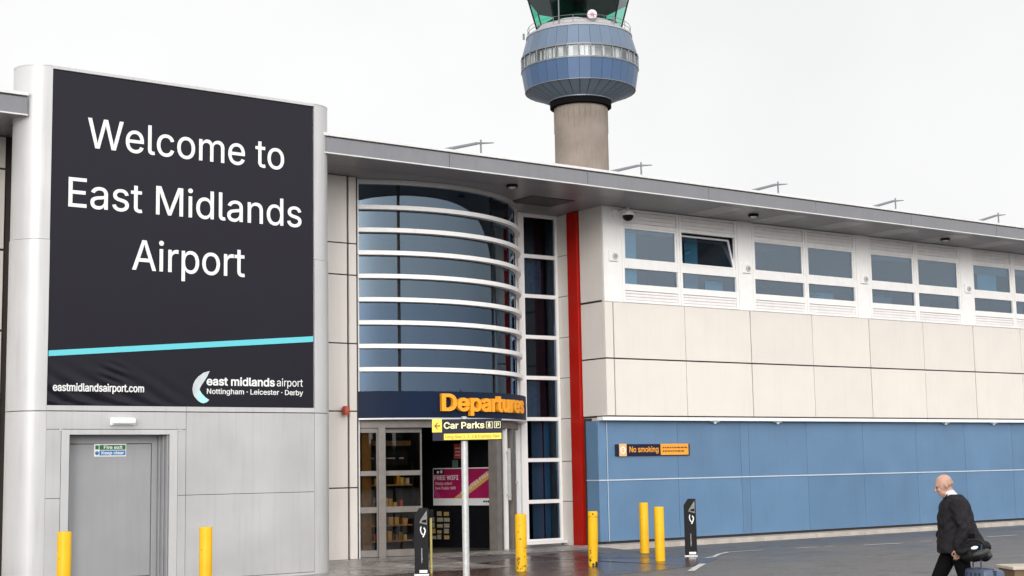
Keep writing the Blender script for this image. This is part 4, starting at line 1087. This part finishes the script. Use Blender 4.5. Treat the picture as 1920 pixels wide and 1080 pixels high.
def ringsq(x, z, w, t_):
    for (a, b, c, d) in ((x, x+w, z, z+t_), (x, x+w, z+w-t_, z+w), (x, x+t_, z+t_, z+w-t_), (x+w-t_, x+w, z+t_, z+w-t_)): box(bm, a, b, -.089, -.0855, c, d)
ringsq(sx0+.875, sz1-.155, .105, .008); ringsq(sx0+1.005, sz1-.155, .105, .008); obj('icon_frame', bm, M['paleyellow'], CP, local=True)
text_flat('P', sx0+1.035, sx0+1.085, sz1-.14, .07, -.087, M['paleyellow'], CP, bold=.01, th=.004, mtx=I4)
bm = nb(); box(bm, sx0+.905, sx0+.945, -.089, -.0855, sz1-.135, sz1-.085); tube(bm, (sx0+.925, -.0855, sz1-.072), (sx0+.925, -.089, sz1-.072), .012, n=10); obj('icon', bm, M['paleyellow'], CP, local=True)
bm = nb(); box(bm, sx0+.185, sx1-.01, -.090, -.0855, sz0+.035, sz0+.135, .002); obj('yellow_strip', bm, M['yellow'], CP, local=True)
text_flat('Long Stay 1, 2, 3 & Express Park', sx0+.21, sx1-.03, sz0+.063, .048, -.0915, M['brownmark'], CP, th=.003, mtx=I4)
bm = nb()
for z in (sz0+.09, sz1-.08): box(bm, -.07, .07, -.06, .06, z-.02, z+.02, .004)
obj('clamp', bm, M['post'], CP, local=True)

# low brown ledge at the right edge
LG = thing('low_ledge', 'low brown ledge with a pale top edge beside the suitcase', 'ledge', (18.6, 11.9, 0), R_(-32))
bm = nb(); box(bm, -1.2, 2.6, 0, .55, 0, .40, .01); obj('body', bm, M['ledge'], LG, local=True)
bm = nb(); box(bm, -1.23, 2.63, -.03, .58, .401, .445, .008); obj('top_edge', bm, M['ledgetop'], LG, local=True)
bm = nb(); box(bm, -.55, 2.4, -.02, -.002, .05, .27, .005); obj('front_panel', bm, M['timber'], LG, local=True)

# ------------------------------------------------------------------ man with suitcase
def capsule(bm, p0, p1, r0, r1, n=14, rings=5):
    p0, p1 = Vector(p0), Vector(p1); q = (p1-p0).to_track_quat('Z', 'Y'); L = (p1-p0).length; pr = []
    for i in range(rings+1): a = math.pi/2*(1-i/rings); pr.append((r0*math.cos(a), -r0*math.sin(a)))
    for i in range(rings+1): a = math.pi/2*i/rings; pr.append((r1*math.cos(a), L+r1*math.sin(a)))
    R = []
    for r, z in pr: R.append([bm.verts.new(p0+q @ Vector((max(r, 1e-4)*math.cos(2*math.pi*k/n), max(r, 1e-4)*math.sin(2*math.pi*k/n), z))) for k in range(n)])
    for i in range(len(R)-1):
        for k in range(n): bm.faces.new((R[i][k], R[i][(k+1) % n], R[i+1][(k+1) % n], R[i+1][k]))
    bm.faces.new(R[0][::-1]); bm.faces.new(R[-1])
def ell(bm, c, rx, ry, rz, rot=None):
    r = bmesh.ops.create_icosphere(bm, subdivisions=3, radius=1)
    for v in r['verts']:
        p = Vector((v.co.x*rx, v.co.y*ry, v.co.z*rz))
        if rot is not None: p = rot @ p
        v.co = p+Vector(c)
def loft(bm, secs, n=28, pw=2.3):
    """secs: (cx, cy, z, half_x, half_y) rounded sections, bottom to top"""
    R = []
    for cx, cy, z, hx, hy in secs:
        row = []
        for k in range(n):
            a = 2*math.pi*k/n; c, s = math.cos(a), math.sin(a)
            row.append(bm.verts.new((cx+hx*math.copysign(abs(c)**(2/pw), c), cy+hy*math.copysign(abs(s)**(2/pw), s), z)))
        R.append(row)
    for i in range(len(R)-1):
        for k in range(n): bm.faces.new((R[i][k], R[i][(k+1) % n], R[i+1][(k+1) % n], R[i+1][k]))
    bm.faces.new(R[0][::-1]); bm.faces.new(R[-1])
def fuse(name, bm, mat, parent, voxel=.012, it=6, fac=.5, local=True):
    """one continuous skin over overlapping volumes"""
    o = obj(name, bm, mat, parent, local=True)
    rm = o.modifiers.new('r', 'REMESH'); rm.mode = 'VOXEL'; rm.voxel_size = voxel
    sm = o.modifiers.new('s', 'SMOOTH'); sm.iterations = it; sm.factor = fac
    dg = bpy.context.evaluated_depsgraph_get(); me = bpy.data.meshes.new_from_object(o.evaluated_get(dg))
    old = o.data; o.modifiers.clear(); o.data = me; bpy.data.meshes.remove(old)
    if not me.materials: me.materials.append(mat)
    for p in me.polygons: p.use_smooth = True
    return o
# local frame: x forward (he walks towards the picture's left), y to his left (towards the viewer), z up
MAN = (14.93, 11.41, 0)
face = math.atan2(.59, -.807)+R_(-8)
PER = thing('person', 'bald man in a charcoal suit walking left with a bag and suitcase', 'person', MAN, face)
bm = nb()
# head, tilted down
hr = Matrix.Rotation(R_(22), 3, 'Y'); hc = Vector((.135, 0, 1.615))
ell(bm, hc, .102, .080, .108, hr)
ell(bm, hc+hr @ Vector((-.012, 0, .03)), .100, .079, .085, hr)
ell(bm, hc+hr @ Vector((.045, 0, -.075)), .058, .058, .062, hr)       # jaw
ell(bm, hc+hr @ Vector((.074, 0, -.118)), .026, .032, .024, hr)       # chin
ell(bm, hc+hr @ Vector((.085, 0, .018)), .020, .055, .016, hr)        # brow
capsule(bm, hc+hr @ Vector((.098, 0, .008)), hc+hr @ Vector((.122, 0, -.036)), .010, .016)   # nose
ell(bm, hc+hr @ Vector((.100, 0, -.078)), .014, .026, .010, hr)       # lips
for s in (-1, 1):
    ell(bm, hc+hr @ Vector((-.010, s*.084, -.018)), .022, .014, .036, hr)   # ears
    ell(bm, hc+hr @ Vector((.078, s*.034, -.040)), .026, .022, .024, hr)    # cheeks
capsule(bm, (.035, 0, 1.44), (.10, 0, 1.56), .066, .060)              # neck
# trunk and limbs (mostly under the clothes)
loft(bm, [(.02, 0, .86, .11, .16), (.03, 0, 1.0, .12, .16), (.04, 0, 1.2, .12, .17), (.03, 0, 1.38, .10, .17), (.03, 0, 1.46, .06, .10)])
def arm(s, sh, el, wr):
    capsule(bm, sh, el, .052, .043); capsule(bm, el, wr, .042, .029)
shL, elL, wrL = (.02, .215, 1.38), (-.035, .265, 1.09), (.045, .235, .875)
shR, elR, wrR = (.03, -.215, 1.38), (.06, -.265, 1.11), (.175, -.20, 1.0)
arm(1, shL, elL, wrL); arm(-1, shR, elR, wrR)
def hand(w, s, curl):
    w = Vector(w); d = Vector((.10, -.1*s, -1)).normalized(); f = Vector((1, 0, .1)); 
    palm = w+d*.055
    ell(bm, palm, .040, .018, .050)
    for k, (o, ln) in enumerate(((.030, .072), (.010, .080), (-.011, .075), (-.031, .058))):
        b = palm+d*.042+Vector((o, 0, 0)); m1 = b+d*ln*.45+Vector((0, -s*.012*curl, 0)); m2 = m1+Vector((0, -s*.030*curl, -ln*.22)); e = m2+Vector((0, -s*.024*curl, .016*curl))
        capsule(bm, b, m1, .0098, .0092, 8, 3); capsule(bm, m1, m2, .0092, .0085, 8, 3); capsule(bm, m2, e, .0085, .0075, 8, 3)
    b = palm+Vector((.034, 0, .012)); capsule(bm, b, b+Vector((.028, -s*.012, -.035)), .012, .010, 8, 3); capsule(bm, b+Vector((.028, -s*.012, -.035)), b+Vector((.022, -s*.030, -.062)), .010, .008, 8, 3)
hand(wrL, 1, 1.0); hand(wrR, -1, .6)
hipL, knL, anL = (.03, .10, .90), (-.05, .10, .50), (-.30, .10, .135)
hipR, knR, anR = (.03, -.10, .90), (.24, -.10, .50), (.28, -.10, .09)
for hp, kn, an in ((hipL, knL, anL), (hipR, knR, anR)):
    capsule(bm, hp, kn, .085, .056); capsule(bm, kn, an, .055, .036)
ell(bm, (.36, -.10, .045), .13, .045, .04); ell(bm, (-.245, .10, .085), .12, .045, .04, Matrix.Rotation(R_(28), 3, 'Y'))
fuse('body', bm, M['skin'], PER, .0075, 4, .4)
# hair fringe round the bald crown (cropped, grey) kept very thin
bm = nb(); ell(bm, hc+hr @ Vector((-.035, 0, -.012)), .083, .0845, .055, hr)
o = fuse('cropped_hair', bm, paint('cropped hair', (.40, .25, .18), .7, var=.2, scale=40), PER, .008, 3)
EYE = paint('eye', (.10, .07, .06), .3)
for s in (-1, 1):
    bm = nb(); ell(bm, hc+hr @ Vector((.096, s*.034, -.004)), .010, .013, .008, hr); obj('eye', bm, EYE, PER, local=True, smooth=True)
bm = nb(); capsule(bm, (.035, 0, 1.445), (.080, 0, 1.510), .078, .069); fuse('shirt', bm, M['shirt'], PER, .01, 3)
# jacket: skirted body + sleeves, one skin
bm = nb()
loft(bm, [(-.045, 0, .80, .285, .25), (-.045, 0, .86, .280, .25), (-.02, 0, .98, .245, .235), (.00, 0, 1.10, .215, .225), (.015, 0, 1.22, .20, .225), (.02, 0, 1.34, .178, .225), (.015, 0, 1.42, .14, .20), (.015, 0, 1.47, .10, .13), (.02, 0, 1.495, .08, .085)])
for sh, el, wr in ((shL, elL, wrL), (shR, elR, wrR)):
    sh, el, wr = Vector(sh), Vector(el), Vector(wr); capsule(bm, sh, el, .088, .070); capsule(bm, el, wr+(wr-el).normalized()*-.01, .070, .055)
    for k in range(4):                                               # sleeve creases
        t_ = .25+.2*k; p = sh.lerp(el, t_); capsule(bm, p+Vector((.05, math.copysign(.05, sh.y), .02)), p+Vector((-.06, math.copysign(.055, sh.y), -.03)), .020, .014, 8, 3)
ell(bm, (-.29, .05, .88), .06, .16, .06); ell(bm, (-.18, .18, .90), .07, .06, .07)
o = fuse('jacket', bm, M['suit'], PER, .011, 4, .45)
for v in o.data.vertices: v.co.x = (v.co.x+.02)*1.06-.02
for v in o.data.vertices:
    c = v.co; v.co.x += .004*math.sin(c.z*48+c.y*26)*(1 if c.z < 1.4 else 0)+.004*math.sin(c.z*23-c.x*31); v.co.y += .0055*math.sin(c.z*42+c.x*46+1.5*math.sin(c.z*17))
bm = nb()
for s in (-1, 1):
    bm.faces.new([bm.verts.new(p) for p in ((.10, s*.075, 1.50), (.155, s*.085, 1.42), (.225, s*.03, 1.20), (.215, s*.012, 1.20), (.16, s*.04, 1.40), (.12, s*.05, 1.49))])
bmesh.ops.solidify(bm, geom=bm.faces[:], thickness=.012); obj('lapel', bm, M['trouser'], PER, local=True)
bm = nb(); box(bm, -.16, -.02, .226, .236, .985, 1.035, .004); obj('pocket_flap', bm, M['trouser'], PER, local=True)
bm = nb()
for hp, kn, an in ((hipL, knL, anL), (hipR, knR, anR)):
    capsule(bm, hp, kn, .118, .085); capsule(bm, kn, an, .085, .066)
loft(bm, [(.02, 0, .80, .14, .18), (.02, 0, .95, .135, .175), (.02, 0, 1.02, .125, .165)])
o = fuse('trousers', bm, M['trouser'], PER, .012, 4)
for s, c, rt in ((-1, (.355, -.10, .055), 0), (1, (-.245, .10, .09), 28)):
    bm = nb(); rm_ = Matrix.Rotation(R_(rt), 3, 'Y')
    ell(bm, c, .155, .055, .052, rm_); box_c = Vector(c)
    for kx in (-.08, .0, .08): ell(bm, box_c+rm_ @ Vector((kx, 0, -.028)), .085, .05, .022, rm_)
    fuse('shoe', bm, M['black'], PER, .01, 3)

# suitcase trailing behind, bag resting on it
MV = Matrix.Translation(MAN) @ Matrix.Rotation(face, 4, 'Z')
SC = thing('suitcase', 'slate blue trolley suitcase trailing behind the bald man', 'suitcase', tuple(MV @ Vector((-.20, .32, .03))), face+R_(24))
tl = Matrix.Rotation(R_(-4), 4, 'Y')
bm = nb(); box(bm, -.15, .15, -.21, .21, .05, .60, .045, tl); autosmooth(obj('shell', bm, M['case'], SC, local=True))
bm = nb()
for y in (-.13, -.045, .045, .13): box(bm, -.157, -.149, y-.018, y+.018, .10, .55, .003, tl); box(bm, .149, .157, y-.018, y+.018, .10, .55, .003, tl)
box(bm, -.02, .02, -.216, .216, .06, .59, .005, tl); box(bm, -.02, .02, -.17, .17, .56, .607, .005, tl)
obj('shell_rib', bm, M['casedark'], SC, local=True)
bm = nb()
for y in (-.08, .08): tube(bm, tl @ Vector((.10, y, .58)), tl @ Vector((.10, y, .86)), .009, n=8)
tube(bm, tl @ Vector((.10, -.10, .87)), tl @ Vector((.10, .10, .87)), .014, n=10); obj('pull_handle', bm, M['casedark'], SC, local=True)
for y in (-.16, .16):
    bm = nb(); p = tl @ Vector((-.11, y, .045)); tube(bm, (p.x, y-.02, .04), (p.x, y+.02, .04), .04, n=16); obj('wheel', bm, M['black'], SC, local=True)
BG = thing('shoulder_bag', 'soft black and grey bag resting on the suitcase beside the man', 'bag', tuple(MV @ Vector((-.115, .31, .695))), face)
bm = nb(); ell(bm, (-.02, 0, .10), .17, .12, .08, Matrix.Rotation(R_(16), 3, 'Y')); ell(bm, (-.10, .01, .085), .12, .13, .065); ell(bm, (.10, 0, .14), .10, .12, .06)
o = fuse('body', bm, M['bag'], BG, .012, 3)
for v in o.data.vertices: v.co.z += .008*math.sin(v.co.x*60+v.co.y*22); v.co.y += .006*math.sin(v.co.x*45+v.co.z*60)
bm = nb(); ell(bm, (-.07, .05, .12), .13, .10, .042, Matrix.Rotation(R_(14), 3, 'Y')); ell(bm, (-.165, .03, .095), .05, .09, .033); fuse('grey_flap', bm, M['baggrey'], BG, .012, 3)
bm = nb(); prev = None
for k in range(11):
    a = math.pi*k/10; p = Vector((.13*math.cos(a), .07, .17+.10*math.sin(a)))
    if prev is not None: tube(bm, prev, p, .012, n=8)
    prev = p
obj('handle', bm, M['black'], BG, local=True)
bm = nb(); ell(bm, (.0, .135, .185), .042, .012, .02, Matrix.Rotation(R_(12), 3, 'Y')); obj('tag', bm, M['letter'], BG, local=True, smooth=True)
